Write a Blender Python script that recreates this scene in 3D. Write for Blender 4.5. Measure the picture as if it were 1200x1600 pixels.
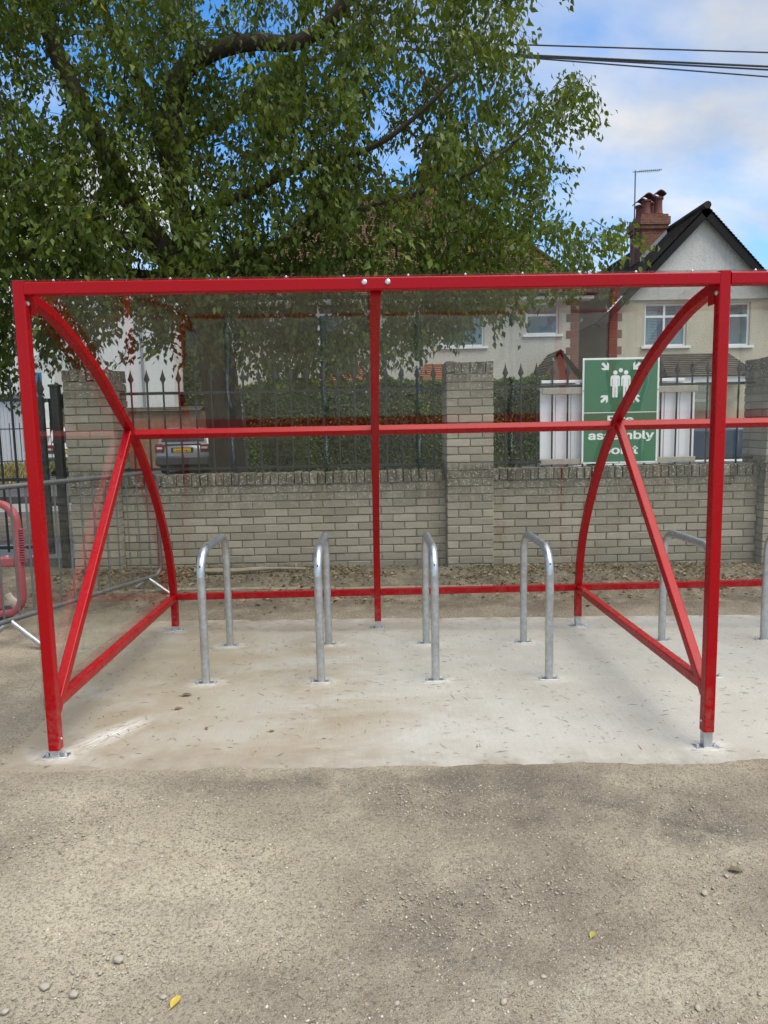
import bpy, bmesh, math, random
import numpy as np
from mathutils import Vector, Matrix, noise as mnoise

random.seed(7); rng = np.random.default_rng(11)
S = bpy.context.scene
for o in list(bpy.data.objects): bpy.data.objects.remove(o)
COL = S.collection
PI = math.pi
R = math.radians

# ------------------------------------------------------------------ camera
F_PX, PITCH, YAW, ROLL = 1110.4853, 0.1187, 0.0212, -0.0192
CAM = np.array([-0.0487, 0.0, 1.4857])
def cam_axes():
    cp, sp, cy, sy = math.cos(PITCH), math.sin(PITCH), math.cos(YAW), math.sin(YAW)
    fw = np.array([sy*cp, cy*cp, -sp]); rt = np.array([cy, -sy, 0.0]); up = np.cross(rt, fw)
    return fw, math.cos(ROLL)*rt + math.sin(ROLL)*up, -math.sin(ROLL)*rt + math.cos(ROLL)*up
FW, RT, UP = cam_axes()
def ray(u, v): return FW + RT*(u-600)/F_PX + UP*(800-v)/F_PX
def at(u, v, y):
    """point seen at photo pixel u,v on the plane Y = y"""
    d = ray(u, v); return Vector(CAM + d*((y-CAM[1])/d[1]))
cd = bpy.data.cameras.new('camera'); cam = bpy.data.objects.new('camera', cd); COL.objects.link(cam)
cam.matrix_world = Matrix(((RT[0], UP[0], -FW[0], CAM[0]), (RT[1], UP[1], -FW[1], CAM[1]), (RT[2], UP[2], -FW[2], CAM[2]), (0, 0, 0, 1)))
cd.sensor_fit = 'VERTICAL'; cd.sensor_height = 36.0; cd.lens = 36.0*F_PX/1600.0
cd.clip_start = 0.05; cd.clip_end = 2000
S.camera = cam
S.render.resolution_x = 768; S.render.resolution_y = 1024

# ------------------------------------------------------------------ sky, sun, exposure
SUN_EL, SUN_AZ = 66.0, 125.0       # azimuth clockwise from +Y: the sun stands to the right, a little behind the camera
W = bpy.data.worlds.new('World'); S.world = W; W.use_nodes = True
nt = W.node_tree; nt.nodes.clear()
def wn(t, **k):
    n = nt.nodes.new(t)
    for a, b in k.items():
        if a.startswith('i_'):
            n.inputs[a[2:].replace('_', ' ')].default_value = b
        else: setattr(n, a, b)
    return n
L = nt.links.new
sky = wn('ShaderNodeTexSky', sky_type='NISHITA', sun_disc=False, sun_elevation=R(SUN_EL), sun_rotation=R(SUN_AZ), altitude=50, air_density=1.0, dust_density=0.2, ozone_density=2.5)
tc = wn('ShaderNodeTexCoord'); sep = wn('ShaderNodeSeparateXYZ'); L(tc.outputs['Generated'], sep.inputs[0])
zc = wn('ShaderNodeMath', operation='MAXIMUM'); L(sep.outputs['Z'], zc.inputs[0]); zc.inputs[1].default_value = 0.0
za = wn('ShaderNodeMath', operation='ADD'); L(zc.outputs[0], za.inputs[0]); za.inputs[1].default_value = 0.16
dx = wn('ShaderNodeMath', operation='DIVIDE'); L(sep.outputs['X'], dx.inputs[0]); L(za.outputs[0], dx.inputs[1])
dy = wn('ShaderNodeMath', operation='DIVIDE'); L(sep.outputs['Y'], dy.inputs[0]); L(za.outputs[0], dy.inputs[1])
cmb = wn('ShaderNodeCombineXYZ'); L(dx.outputs[0], cmb.inputs[0]); L(dy.outputs[0], cmb.inputs[1])
mp = wn('ShaderNodeMapping'); L(cmb.outputs[0], mp.inputs[0]); mp.inputs['Location'].default_value = (4.72, 0.12, 0); mp.inputs['Scale'].default_value = (1, 1, 1)
n1 = wn('ShaderNodeTexNoise', i_Scale=0.62, i_Detail=7.0, i_Roughness=0.5, i_Distortion=0.35); L(mp.outputs[0], n1.inputs['Vector'])
r1 = wn('ShaderNodeValToRGB'); L(n1.outputs['Fac'], r1.inputs[0]); r1.color_ramp.elements[0].position = 0.475; r1.color_ramp.elements[1].position = 0.60
mp2 = wn('ShaderNodeMapping'); L(cmb.outputs[0], mp2.inputs[0]); mp2.inputs['Scale'].default_value = (0.7, 2.2, 1); mp2.inputs['Rotation'].default_value = (0, 0, 0.25)
n2 = wn('ShaderNodeTexNoise', i_Scale=1.5, i_Detail=8.0, i_Roughness=0.62, i_Distortion=0.8); L(mp2.outputs[0], n2.inputs['Vector'])
r2 = wn('ShaderNodeValToRGB'); L(n2.outputs['Fac'], r2.inputs[0]); r2.color_ramp.elements[0].position = 0.46; r2.color_ramp.elements[1].position = 0.80
r2.color_ramp.elements[1].color = (0.55, 0.55, 0.55, 1)
mx = wn('ShaderNodeMath', operation='MAXIMUM'); L(r1.outputs[0], mx.inputs[0]); L(r2.outputs[0], mx.inputs[1])
n3 = wn('ShaderNodeTexNoise', i_Scale=1.7, i_Detail=6.0, i_Roughness=0.55); L(mp.outputs[0], n3.inputs['Vector'])
r3 = wn('ShaderNodeValToRGB'); L(n3.outputs['Fac'], r3.inputs[0]); r3.color_ramp.elements[0].position = 0.34; r3.color_ramp.elements[1].position = 0.66
r3.color_ramp.elements[0].color = (2.75, 2.85, 3.0, 1); r3.color_ramp.elements[1].color = (4.25, 4.22, 4.15, 1)
hs = wn('ShaderNodeHueSaturation', i_Saturation=1.32, i_Value=1.05); L(sky.outputs[0], hs.inputs['Color'])
mixc = wn('ShaderNodeMix', data_type='RGBA'); L(mx.outputs[0], mixc.inputs['Factor']); L(hs.outputs[0], mixc.inputs[6]); L(r3.outputs[0], mixc.inputs[7])
bg = wn('ShaderNodeBackground'); L(mixc.outputs[2], bg.inputs[0]); bg.inputs[1].default_value = 0.1
wo = wn('ShaderNodeOutputWorld'); L(bg.outputs[0], wo.inputs[0])

sd = bpy.data.lights.new('sun', 'SUN'); sd.energy = 2.2; sd.angle = R(58); sd.color = (1.0, 0.93, 0.83)
sun = bpy.data.objects.new('sun', sd); COL.objects.link(sun)
sdir = Vector((math.sin(R(SUN_AZ))*math.cos(R(SUN_EL)), math.cos(R(SUN_AZ))*math.cos(R(SUN_EL)), math.sin(R(SUN_EL))))
sun.rotation_euler = sdir.to_track_quat('Z', 'Y').to_euler(); sun.location = (6, -6, 12)
S.view_settings.view_transform = 'Standard'; S.view_settings.look = 'None'; S.view_settings.gamma = 1.0
S.view_settings.use_curve_mapping = False; S.view_settings.exposure = 1.22
S.cycles.transparent_max_bounces = 24; S.cycles.max_bounces = 5; S.cycles.glossy_bounces = 3; S.cycles.diffuse_bounces = 3; S.cycles.transmission_bounces = 2

# ------------------------------------------------------------------ materials
class M_:
    def __init__(s, name):
        s.m = bpy.data.materials.new(name); s.m.use_nodes = True
        s.nt = s.m.node_tree; s.b = s.nt.nodes['Principled BSDF']; s.out = s.nt.nodes['Material Output']
    def n(s, t, **k):
        n = s.nt.nodes.new(t)
        for a, b in k.items():
            if a.startswith('i_'): n.inputs[a[2:].replace('_', ' ')].default_value = b
            else: setattr(n, a, b)
        return n
    def l(s, a, b): s.nt.links.new(a, b)
    def pos(s): return s.n('ShaderNodeNewGeometry').outputs['Position']
    def obj(s): return s.n('ShaderNodeTexCoord').outputs['Object']
    def mapped(s, vec, scale, loc=(0, 0, 0), rot=(0, 0, 0)):
        m = s.n('ShaderNodeMapping'); s.l(vec, m.inputs[0]); m.inputs['Scale'].default_value = scale; m.inputs['Location'].default_value = loc; m.inputs['Rotation'].default_value = rot
        return m.outputs[0]
    def noise(s, vec, scale, detail=5, rough=0.55, dist=0.0):
        n = s.n('ShaderNodeTexNoise', i_Scale=scale, i_Detail=detail, i_Roughness=rough, i_Distortion=dist); s.l(vec, n.inputs['Vector']); return n.outputs['Fac']
    def ramp(s, fac, *stops):
        r = s.n('ShaderNodeValToRGB'); s.l(fac, r.inputs[0]); e = r.color_ramp.elements
        while len(e) < len(stops): e.new(0.5)
        for q, (p, c) in zip(e, stops):
            q.position = p; q.color = (c, c, c, 1) if not hasattr(c, '__len__') else (*c, 1)
        return r.outputs[0]
    def mix(s, f, a, b, blend='MIX'):
        m = s.n('ShaderNodeMix', data_type='RGBA', blend_type=blend)
        for i, v in ((0, f), (6, a), (7, b)):
            if hasattr(v, 'is_output'): s.l(v, m.inputs[i])
            elif i == 0: m.inputs[0].default_value = v
            else: m.inputs[i].default_value = (*v, 1)
        return m.outputs[2]
    def math(s, op, a, b=0.0, clamp=False):
        m = s.n('ShaderNodeMath', operation=op, use_clamp=clamp)
        for i, v in ((0, a), (1, b)):
            if hasattr(v, 'is_output'): s.l(v, m.inputs[i])
            else: m.inputs[i].default_value = v
        return m.outputs[0]
    def blob(s, vec, c, r, soft=0.6):
        """0..1 mask round a point, r = (rx, ry, rz)"""
        v = s.mapped(vec, (1/r[0], 1/r[1], 1/r[2]), tuple(-c[i]/r[i] for i in range(3)))
        ln = s.n('ShaderNodeVectorMath', operation='LENGTH'); s.l(v, ln.inputs[0])
        m = s.n('ShaderNodeMapRange'); s.l(ln.outputs['Value'], m.inputs[0]); m.inputs[1].default_value = 1.0; m.inputs[2].default_value = 1.0-soft
        return m.outputs[0]
    def bump(s, h, strength=0.4, dist=0.01):
        b = s.n('ShaderNodeBump'); b.inputs['Strength'].default_value = strength; b.inputs['Distance'].default_value = dist
        s.l(h, b.inputs['Height']); s.l(b.outputs[0], s.b.inputs['Normal']); return b
    def set(s, color=None, rough=None, metal=None, spec=None):
        for k, v in (('Base Color', color), ('Roughness', rough), ('Metallic', metal), ('Specular IOR Level', spec)):
            if v is None: continue
            if hasattr(v, 'is_output'): s.l(v, s.b.inputs[k])
            elif hasattr(v, '__len__'): s.b.inputs[k].default_value = (*v, 1)
            else: s.b.inputs[k].default_value = v
        return s.m
MAT = {}
def thin_fresnel(m, ior):
    """same reflectance on both faces of a thin sheet (the plain node would give total internal reflection at the far face)"""
    fr = m.n('ShaderNodeFresnel'); bf = m.n('ShaderNodeNewGeometry').outputs['Backfacing']
    m.l(m.math('ADD', ior, m.math('MULTIPLY', bf, 1/ior-ior)), fr.inputs[0]); return fr
def simple(name, c, rough=0.6, metal=0.0, var=0.12, scale=6, bump=0.0, bscale=60, spec=0.5):
    m = M_(name); p = m.obj()
    f = m.noise(p, scale, 5)
    d = tuple(x*(1-var) for x in c); e = tuple(min(1, x*(1+var)) for x in c)
    m.set(m.mix(f, d, e), m.math('ADD', m.math('MULTIPLY', m.noise(p, scale*3), 0.2), rough-0.1), metal, spec)
    if bump: m.bump(m.noise(p, bscale, 4), bump, 0.01)
    MAT[name] = m.m; return m.m

# red powder coat
m = M_('red_paint'); p = m.obj()
c = m.mix(m.noise(p, 3.0, 4), (0.325, 0.001, 0.004), (0.37, 0.0015, 0.006))
c = m.mix(m.ramp(m.noise(p, 38, 6, 0.7), (0.64, 0), (0.8, 0.22)), c, (0.5, 0.07, 0.07))
gp = m.n('ShaderNodeSeparateXYZ'); m.l(m.pos(), gp.inputs[0]); lo = m.n('ShaderNodeMapRange'); m.l(gp.outputs['Z'], lo.inputs[0]); lo.inputs[1].default_value = 0.42; lo.inputs[2].default_value = 0.05
c = m.mix(m.math('MULTIPLY', lo.outputs[0], m.ramp(m.noise(m.pos(), 26, 5, 0.7), (0.45, 0.0), (0.68, 0.45))), c, (0.30, 0.17, 0.13))
m.set(c, m.ramp(m.noise(p, 9, 5), (0.3, 0.22), (0.7, 0.34)), 0, 0.22); m.bump(m.noise(p, 260, 2), 0.06, 0.002); MAT['red'] = m.m
# galvanised steel
m = M_('galvanised'); p = m.obj()
v = m.n('ShaderNodeTexVoronoi', i_Scale=55.0); m.l(p, v.inputs['Vector'])
c = m.mix(m.ramp(v.outputs['Color'], (0, 0), (1, 1)), (0.44, 0.46, 0.48), (0.60, 0.62, 0.63))
c = m.mix(m.ramp(m.noise(p, 14, 6, 0.6), (0.5, 0), (0.75, 0.6)), c, (0.36, 0.36, 0.35))
m.set(c, m.ramp(m.noise(p, 20, 5), (0.3, 0.30), (0.7, 0.52)), 0.88); m.bump(m.noise(p, 90, 4), 0.08, 0.002); MAT['galv'] = m.m
# dull weathered galvanised of the crowd barrier
m = M_('weathered_steel'); p = m.obj()
m.set(m.mix(m.noise(p, 12, 6, 0.65), (0.085, 0.09, 0.092), (0.22, 0.225, 0.225)), 0.55, 0.6); MAT['steel'] = m.m
simple('dark_rubber', (0.03, 0.03, 0.03), 0.8); MAT['rubber'] = MAT['dark_rubber']
simple('iron', (0.009, 0.012, 0.012), 0.6, 0.0, 0.3, 20, 0.15, 120)
# clear polycarbonate: reflects by Fresnel, the rest passes slightly tinted; faint scuffs
m = M_('clear_sheet'); p = m.obj()
tr = m.n('ShaderNodeBsdfTransparent'); m.l(m.mix(m.noise(p, 1.3, 4), (0.93, 0.945, 0.93), (0.96, 0.97, 0.96)), tr.inputs[0])
gl = m.n('ShaderNodeBsdfGlossy'); gl.inputs['Roughness'].default_value = 0.02
bmp = m.n('ShaderNodeBump'); bmp.inputs['Strength'].default_value = 0.10; bmp.inputs['Distance'].default_value = 0.01; m.l(m.noise(p, 4.0, 2), bmp.inputs['Height'])
fr = thin_fresnel(m, 1.44); m.l(bmp.outputs[0], gl.inputs['Normal']); m.l(bmp.outputs[0], fr.inputs['Normal'])
ms = m.n('ShaderNodeMixShader'); m.l(fr.outputs[0], ms.inputs[0]); m.l(tr.outputs[0], ms.inputs[1]); m.l(gl.outputs[0], ms.inputs[2])
df = m.n('ShaderNodeBsdfDiffuse'); df.inputs[0].default_value = (0.6, 0.6, 0.57, 1)
pv = m.mapped(p, (9, 9, 1.2)); dust = m.ramp(m.noise(pv, 2.2, 8, 0.7), (0.50, 0.0), (0.8, 0.035))
ms2 = m.n('ShaderNodeMixShader'); m.l(dust, ms2.inputs[0]); m.l(ms.outputs[0], ms2.inputs[1]); m.l(df.outputs[0], ms2.inputs[2])
m.l(ms2.outputs[0], m.out.inputs[0]); MAT['sheet'] = m.m
# window glass
m = M_('window_glass')
tr = m.n('ShaderNodeBsdfTransparent'); tr.inputs[0].default_value = (0.75, 0.80, 0.80, 1)
gl = m.n('ShaderNodeBsdfGlossy'); gl.inputs['Roughness'].default_value = 0.03
fr = thin_fresnel(m, 1.9)
ms = m.n('ShaderNodeMixShader'); m.l(fr.outputs[0], ms.inputs[0]); m.l(tr.outputs[0], ms.inputs[1]); m.l(gl.outputs[0], ms.inputs[2]); m.l(ms.outputs[0], m.out.inputs[0]); MAT['glass'] = m.m
m = M_('car_glass'); m.set((0.012, 0.016, 0.018), 0.06, 0, 0.6); MAT['car_glass'] = m.m
# brick of the yard wall: pale concrete brick, each with its own tone, lichen and grime
m = M_('pale_brick'); p = m.pos(); oi = m.n('ShaderNodeObjectInfo').outputs['Random']
c = m.ramp(oi, (0.0, (0.225, 0.196, 0.146)), (0.3, (0.295, 0.262, 0.20)), (0.75, (0.335, 0.30, 0.233)), (1.0, (0.39, 0.352, 0.28)))
c = m.mix(m.noise(p, 30, 8, 0.7), m.mix(0.35, c, (0.12, 0.115, 0.085)), m.mix(0.18, c, (0.55, 0.53, 0.45)))
sz = m.n('ShaderNodeSeparateXYZ'); m.l(p, sz.inputs[0])
topm = m.n('ShaderNodeMapRange'); m.l(sz.outputs['Z'], topm.inputs[0]); topm.inputs[1].default_value = 0.62; topm.inputs[2].default_value = 1.0; topm.inputs[4].default_value = 0.85
top2 = m.n('ShaderNodeMapRange'); m.l(sz.outputs['Z'], top2.inputs[0]); top2.inputs[1].default_value = 1.08; top2.inputs[2].default_value = 1.16; top2.inputs[3].default_value = 1; top2.inputs[4].default_value = 0.0
top3 = m.n('ShaderNodeMapRange'); m.l(sz.outputs['Z'], top3.inputs[0]); top3.inputs[1].default_value = 1.6; top3.inputs[2].default_value = 2.05; top3.inputs[4].default_value = 0.95
band = m.math('ADD', m.math('MULTIPLY', topm.outputs[0], top2.outputs[0]), top3.outputs[0])
st = m.math('MULTIPLY', m.ramp(m.noise(m.mapped(p, (7, 7, 2.2)), 1.5, 8, 0.72), (0.30, 0.2), (0.52, 1.0)), band)
c = m.mix(st, c, (0.062, 0.054, 0.038))
lich = m.ramp(m.noise(p, 55, 3, 0.5), (0.58, 0), (0.63, 0.85)); c = m.mix(m.math('MULTIPLY', lich, band), c, (0.48, 0.47, 0.41))
rust = m.ramp(m.noise(m.mapped(p, (3, 3, 1.0), (2.2, 0, 0)), 1.4, 5, 0.6), (0.60, 0), (0.74, 0.5)); c = m.mix(rust, c, (0.26, 0.155, 0.09))
c = m.mix(m.blob(p, (0, 7, -0.02), (9, 3, 0.34), 0.9), c, m.mix(0.45, c, (0.10, 0.095, 0.07)))
m.set(c, 0.92, 0, 0.2); h = m.math('ADD', m.noise(p, 90, 6, 0.7), m.math('MULTIPLY', m.noise(p, 18, 4), 0.8)); m.bump(h, 0.55, 0.006); MAT['brick'] = m.m
m = M_('mortar'); p = m.pos(); m.set(m.mix(m.noise(p, 40, 4, 0.7), (0.135, 0.12, 0.092), (0.235, 0.212, 0.165)), 0.95, 0, 0.1); m.bump(m.noise(p, 150, 5), 0.6, 0.004); MAT['mortar'] = m.m

# yard: trodden dusty hardstanding with fine chippings
m = M_('yard_ground'); p = m.pos(); n4 = m.noise(p, 4, 7, 0.72); n70 = m.noise(p, 70, 5, 0.75)
c = m.ramp(m.noise(p, 1.3, 8, 0.66), (0.32, (0.18, 0.15, 0.112)), (0.48, (0.325, 0.278, 0.205)), (0.64, (0.47, 0.415, 0.305)))
c = m.mix(m.math('MULTIPLY', m.blob(p, (-0.72, 2.30, 0), (1.05, 0.72, 1), 0.95), m.ramp(n4, (0.36, 0.2), (0.56, 0.95))), c, (0.52, 0.465, 0.335))
c = m.mix(m.math('MULTIPLY', m.blob(p, (0.42, 1.72, 0), (0.5, 0.24, 1), 0.95), m.ramp(n4, (0.42, 0.0), (0.6, 0.9))), c, (0.54, 0.50, 0.38))
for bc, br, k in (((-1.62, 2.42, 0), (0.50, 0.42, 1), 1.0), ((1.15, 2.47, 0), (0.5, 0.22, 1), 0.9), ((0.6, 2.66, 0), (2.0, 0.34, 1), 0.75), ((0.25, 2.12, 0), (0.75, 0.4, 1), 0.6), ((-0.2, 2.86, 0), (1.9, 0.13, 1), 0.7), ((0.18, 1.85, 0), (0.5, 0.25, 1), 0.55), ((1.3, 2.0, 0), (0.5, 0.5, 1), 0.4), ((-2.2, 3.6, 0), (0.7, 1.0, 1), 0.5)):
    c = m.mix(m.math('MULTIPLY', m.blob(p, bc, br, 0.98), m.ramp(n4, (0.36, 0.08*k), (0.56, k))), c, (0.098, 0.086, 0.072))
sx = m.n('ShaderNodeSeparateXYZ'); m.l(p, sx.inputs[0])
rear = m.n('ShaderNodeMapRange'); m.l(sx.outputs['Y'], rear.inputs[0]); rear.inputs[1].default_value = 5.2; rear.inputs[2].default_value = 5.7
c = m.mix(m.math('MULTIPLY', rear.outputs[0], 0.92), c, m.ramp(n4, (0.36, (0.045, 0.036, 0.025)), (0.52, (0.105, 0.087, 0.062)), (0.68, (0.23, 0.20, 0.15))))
c = m.mix(m.ramp(n70, (0.34, 0.8), (0.50, 0.0)), c, (0.105, 0.09, 0.07))
v = m.n('ShaderNodeTexVoronoi', i_Scale=140.0); m.l(p, v.inputs['Vector'])
c = m.mix(m.ramp(v.outputs['Distance'], (0.20, 0.8), (0.40, 0.0)), c, m.ramp(v.outputs['Color'], (0.15, (0.13, 0.112, 0.085)), (0.5, (0.33, 0.285, 0.215)), (0.95, (0.62, 0.57, 0.46))))
c = m.mix(m.ramp(m.noise(p, 210, 3, 0.6), (0.38, 0.45), (0.50, 0.0)), c, (0.12, 0.105, 0.085))
v2 = m.n('ShaderNodeTexVoronoi', i_Scale=52.0); m.l(p, v2.inputs['Vector'])
c = m.mix(m.math('MULTIPLY', m.ramp(v2.outputs['Distance'], (0.12, 0.8), (0.30, 0.0)), m.ramp(n4, (0.40, 0.2), (0.6, 1.0))), c, m.ramp(v2.outputs['Color'], (0.2, (0.12, 0.105, 0.085)), (0.6, (0.30, 0.26, 0.20)), (0.95, (0.56, 0.52, 0.42))))
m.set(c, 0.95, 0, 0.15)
h = m.math('ADD', m.math('MULTIPLY', n70, 1.0), m.math('MULTIPLY', m.ramp(v.outputs['Distance'], (0.0, 1), (0.35, 0)), 0.35)); m.bump(h, 0.9, 0.012); MAT['ground'] = m.m
# concrete slab: broom finish, brown washed-in dirt, drill dust by the feet
m = M_('slab_concrete'); p = m.pos(); n5 = m.noise(p, 5, 7, 0.68); n18 = m.noise(p, 18, 4, 0.7); n60 = m.noise(p, 80, 5, 0.7); nst = m.noise(m.mapped(p, (1.2, 4, 1)), 3, 6, 0.7)
c = m.mix(n5, (0.345, 0.332, 0.29), (0.485, 0.470, 0.425))
c = m.mix(m.ramp(m.noise(m.mapped(p, (55, 2.2, 1)), 1.0, 5, 0.6), (0.35, 0.20), (0.62, 0.0)), c, (0.33, 0.31, 0.27))
dirt = m.ramp(m.noise(m.mapped(p, (1, 1.5, 1), (0.4, 0.7, 0)), 1.35, 8, 0.66, 0.4), (0.45, 0.0), (0.66, 0.85))
sx = m.n('ShaderNodeSeparateXYZ'); m.l(p, sx.inputs[0])
lf = m.n('ShaderNodeMapRange'); m.l(sx.outputs['X'], lf.inputs[0]); lf.inputs[1].default_value = 1.1; lf.inputs[2].default_value = -0.6; lf.inputs[3].default_value = 0.16
c = m.mix(m.math('MULTIPLY', dirt, lf.outputs[0]), c, (0.27, 0.215, 0.14))
lft = m.n('ShaderNodeMapRange'); m.l(sx.outputs['X'], lft.inputs[0]); lft.inputs[1].default_value = -0.15; lft.inputs[2].default_value = -1.2
c = m.mix(m.math('MULTIPLY', lft.outputs[0], m.ramp(n5, (0.30, 0.35), (0.60, 0.95))), c, (0.275, 0.232, 0.165))
for yy in (3.55, 3.95, 5.2, 3.15):
    c = m.mix(m.math('MULTIPLY', m.blob(p, (-0.35 if yy < 4.5 else -0.3, yy, 0), (0.55, 0.24, 1), 0.9), m.ramp(nst, (0.35, 0), (0.65, 0.7))), c, (0.25, 0.195, 0.125))
for fx, fy in ((-1.0249+0.6753*1, 4.62), (-0.9, 4.5)):
    c = m.mix(m.math('MULTIPLY', m.blob(p, (fx, fy, 0), (0.38, 0.16, 1), 0.95), 0.6), c, (0.30, 0.235, 0.155))
edge = m.n('ShaderNodeMapRange'); m.l(sx.outputs['Y'], edge.inputs[0]); edge.inputs[1].default_value = 3.22; edge.inputs[2].default_value = 2.98
c = m.mix(m.math('MULTIPLY', edge.outputs[0], m.ramp(n5, (0.40, 0), (0.62, 0.8))), c, (0.22, 0.19, 0.145))
edge = m.n('ShaderNodeMapRange'); m.l(sx.outputs['Y'], edge.inputs[0]); edge.inputs[1].default_value = 5.15; edge.inputs[2].default_value = 5.46
c = m.mix(m.math('MULTIPLY', edge.outputs[0], m.ramp(n5, (0.38, 0), (0.62, 0.9))), c, (0.20, 0.17, 0.125))
fv = m.mapped(m.mapped(p, (1, 1, 1), (1.33, -3.36, 0)), (1, 1, 1), (0, 0, 0), (0, 0, R(-58)))
c = m.mix(m.math('MULTIPLY', m.blob(fv, (0, 0, 0.02), (0.30, 0.10, 1), 0.9), m.ramp(m.noise(m.mapped(fv, (3, 26, 1)), 3, 5, 0.7), (0.36, 0.0), (0.56, 0.85))), c, (0.70, 0.69, 0.66))
dust_pts = [(x, y) for x in (-1.5, 1.5) for y in (3.13, 5.16)] + [(-1.0249+0.6753*i, y) for i in range(4) for y in (4.05, 4.77)]
for (x, y) in dust_pts:
    c = m.mix(m.math('MULTIPLY', m.blob(p, (x, y, 0), (0.15, 0.10, 1), 0.9), m.ramp(n18, (0.35, 0.05), (0.6, 0.75))), c, (0.66, 0.65, 0.61))
c = m.mix(m.ramp(n60, (0.33, 0.4), (0.45, 0)), c, (0.24, 0.22, 0.18))
m.set(c, 0.9, 0, 0.25)
h = m.math('ADD', m.math('MULTIPLY', m.noise(m.mapped(p, (160, 4, 1)), 1.0, 4, 0.6), 0.8), n60); m.bump(h, 0.35, 0.005); MAT['slab'] = m.m

simple('asphalt', (0.075, 0.075, 0.078), 0.9, 0, 0.3, 8, 0.5, 160)
simple('edging', (0.20, 0.175, 0.13), 0.95, 0, 0.45, 9, 0.6, 70); simple('paving', (0.22, 0.21, 0.19), 0.9, 0, 0.25, 3, 0.4, 90)
simple('kerb', (0.30, 0.29, 0.27), 0.9, 0, 0.2, 6, 0.4, 90)
simple('verge_soil', (0.13, 0.115, 0.06), 0.95, 0, 0.4, 5, 0.6, 60)
def render_wall(name, ca, cb, b=0.9):
    m = M_(name); p = m.pos()
    c = m.mix(m.noise(p, 0.9, 6, 0.6), ca, cb)
    c = m.mix(m.ramp(m.noise(m.mapped(p, (5, 5, 0.7)), 1.2, 6, 0.65), (0.50, 0), (0.8, 0.35)), c, tuple(x*0.55 for x in ca))
    c = m.mix(m.ramp(m.noise(p, 28, 3, 0.6), (0.35, 0.35), (0.52, 0)), c, tuple(x*0.6 for x in ca))
    m.set(c, 0.95, 0, 0.15); m.bump(m.noise(p, 24, 5, 0.75), b, 0.04); MAT[name] = m.m
render_wall('render_white', (0.60, 0.60, 0.57), (0.72, 0.72, 0.69)); render_wall('render_cream', (0.55, 0.495, 0.38), (0.64, 0.585, 0.46)); render_wall('render_offwhite', (0.55, 0.52, 0.46), (0.66, 0.64, 0.57))
render_wall('render_shaded', (0.24, 0.22, 0.19), (0.30, 0.28, 0.24)); render_wall('render_smooth', (0.62, 0.63, 0.63), (0.70, 0.71, 0.71), 0.1)
def brickwork(name, a, b, mo, sw=0.225, sh=0.075):
    m = M_(name); p = m.pos(); s_ = m.n('ShaderNodeSeparateXYZ'); m.l(p, s_.inputs[0])
    cb_ = m.n('ShaderNodeCombineXYZ'); m.l(m.math('ADD', s_.outputs['X'], s_.outputs['Y']), cb_.inputs[0]); m.l(s_.outputs['Z'], cb_.inputs[1])
    t = m.n('ShaderNodeTexBrick', i_Scale=1.0); m.l(cb_.outputs[0], t.inputs['Vector'])
    for k, v in (('Color1', (*a, 1)), ('Color2', (*b, 1)), ('Mortar', (*mo, 1)), ('Mortar Size', 0.008), ('Brick Width', sw), ('Row Height', sh)): t.inputs[k].default_value = v
    c = m.mix(m.ramp(m.noise(p, 6, 6, 0.7), (0.4, 0), (0.7, 0.5)), t.outputs['Color'], tuple(x*0.5 for x in a))
    m.set(c, 0.92, 0, 0.2); m.bump(m.math('SUBTRACT', 1.0, t.outputs['Fac']), 0.5, 0.01); MAT[name] = m.m
brickwork('red_brick', (0.17, 0.068, 0.045), (0.23, 0.095, 0.062), (0.20, 0.16, 0.13)); brickwork('buff_brick', (0.30, 0.17, 0.10), (0.36, 0.22, 0.14), (0.28, 0.24, 0.19))
m = M_('quoin_brick'); p = m.pos(); m.set(m.mix(m.noise(p, 9, 7, 0.7), (0.12, 0.055, 0.042), (0.24, 0.11, 0.08)), 0.92, 0, 0.2); m.bump(m.noise(p, 60, 4), 0.5, 0.01); MAT['quoin'] = m.m
def tiles(name, a, b, w=0.165):
    m = M_(name); p = m.obj(); s_ = m.n('ShaderNodeUVMap'); t = m.n('ShaderNodeTexBrick', i_Scale=1.0); m.l(s_.outputs[0], t.inputs['Vector'])
    for k, v in (('Color1', (*a, 1)), ('Color2', (*b, 1)), ('Mortar', tuple(x*0.3 for x in a)+(1,)), ('Mortar Size', 0.004), ('Brick Width', w), ('Row Height', 0.1)): t.inputs[k].default_value = v
    c = m.mix(m.ramp(m.noise(p, 1.6, 7, 0.7), (0.42, 0), (0.7, 0.55)), t.outputs['Color'], (0.10, 0.085, 0.055))
    m.set(c, 0.9, 0, 0.2); m.bump(m.noise(p, 40, 4), 0.4, 0.01); MAT[name] = m.m
tiles('tile_brown', (0.15, 0.080, 0.052), (0.21, 0.115, 0.075)); tiles('tile_red', (0.26, 0.075, 0.045), (0.33, 0.11, 0.065)); tiles('tile_grey', (0.055, 0.050, 0.046), (0.095, 0.085, 0.075))
simple('pvc_white', (0.78, 0.79, 0.80), 0.35, 0, 0.04); simple('black_paint', (0.010, 0.010, 0.010), 0.7, spec=0.2); simple('lead', (0.20, 0.22, 0.25), 0.6, 0, 0.2)
simple('terracotta', (0.115, 0.036, 0.028), 0.8, 0, 0.25, 9); simple('room_dark', (0.035, 0.035, 0.038), 0.9); simple('blind', (0.62, 0.64, 0.64), 0.6); simple('curtain', (0.55, 0.55, 0.53), 0.8, 0, 0.2, 14)
simple('board_white', (0.76, 0.75, 0.78), 0.45, 0, 0.06, 4); simple('batten_wood', (0.33, 0.30, 0.25), 0.85, 0, 0.3, 22, 0.4, 90)
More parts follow.
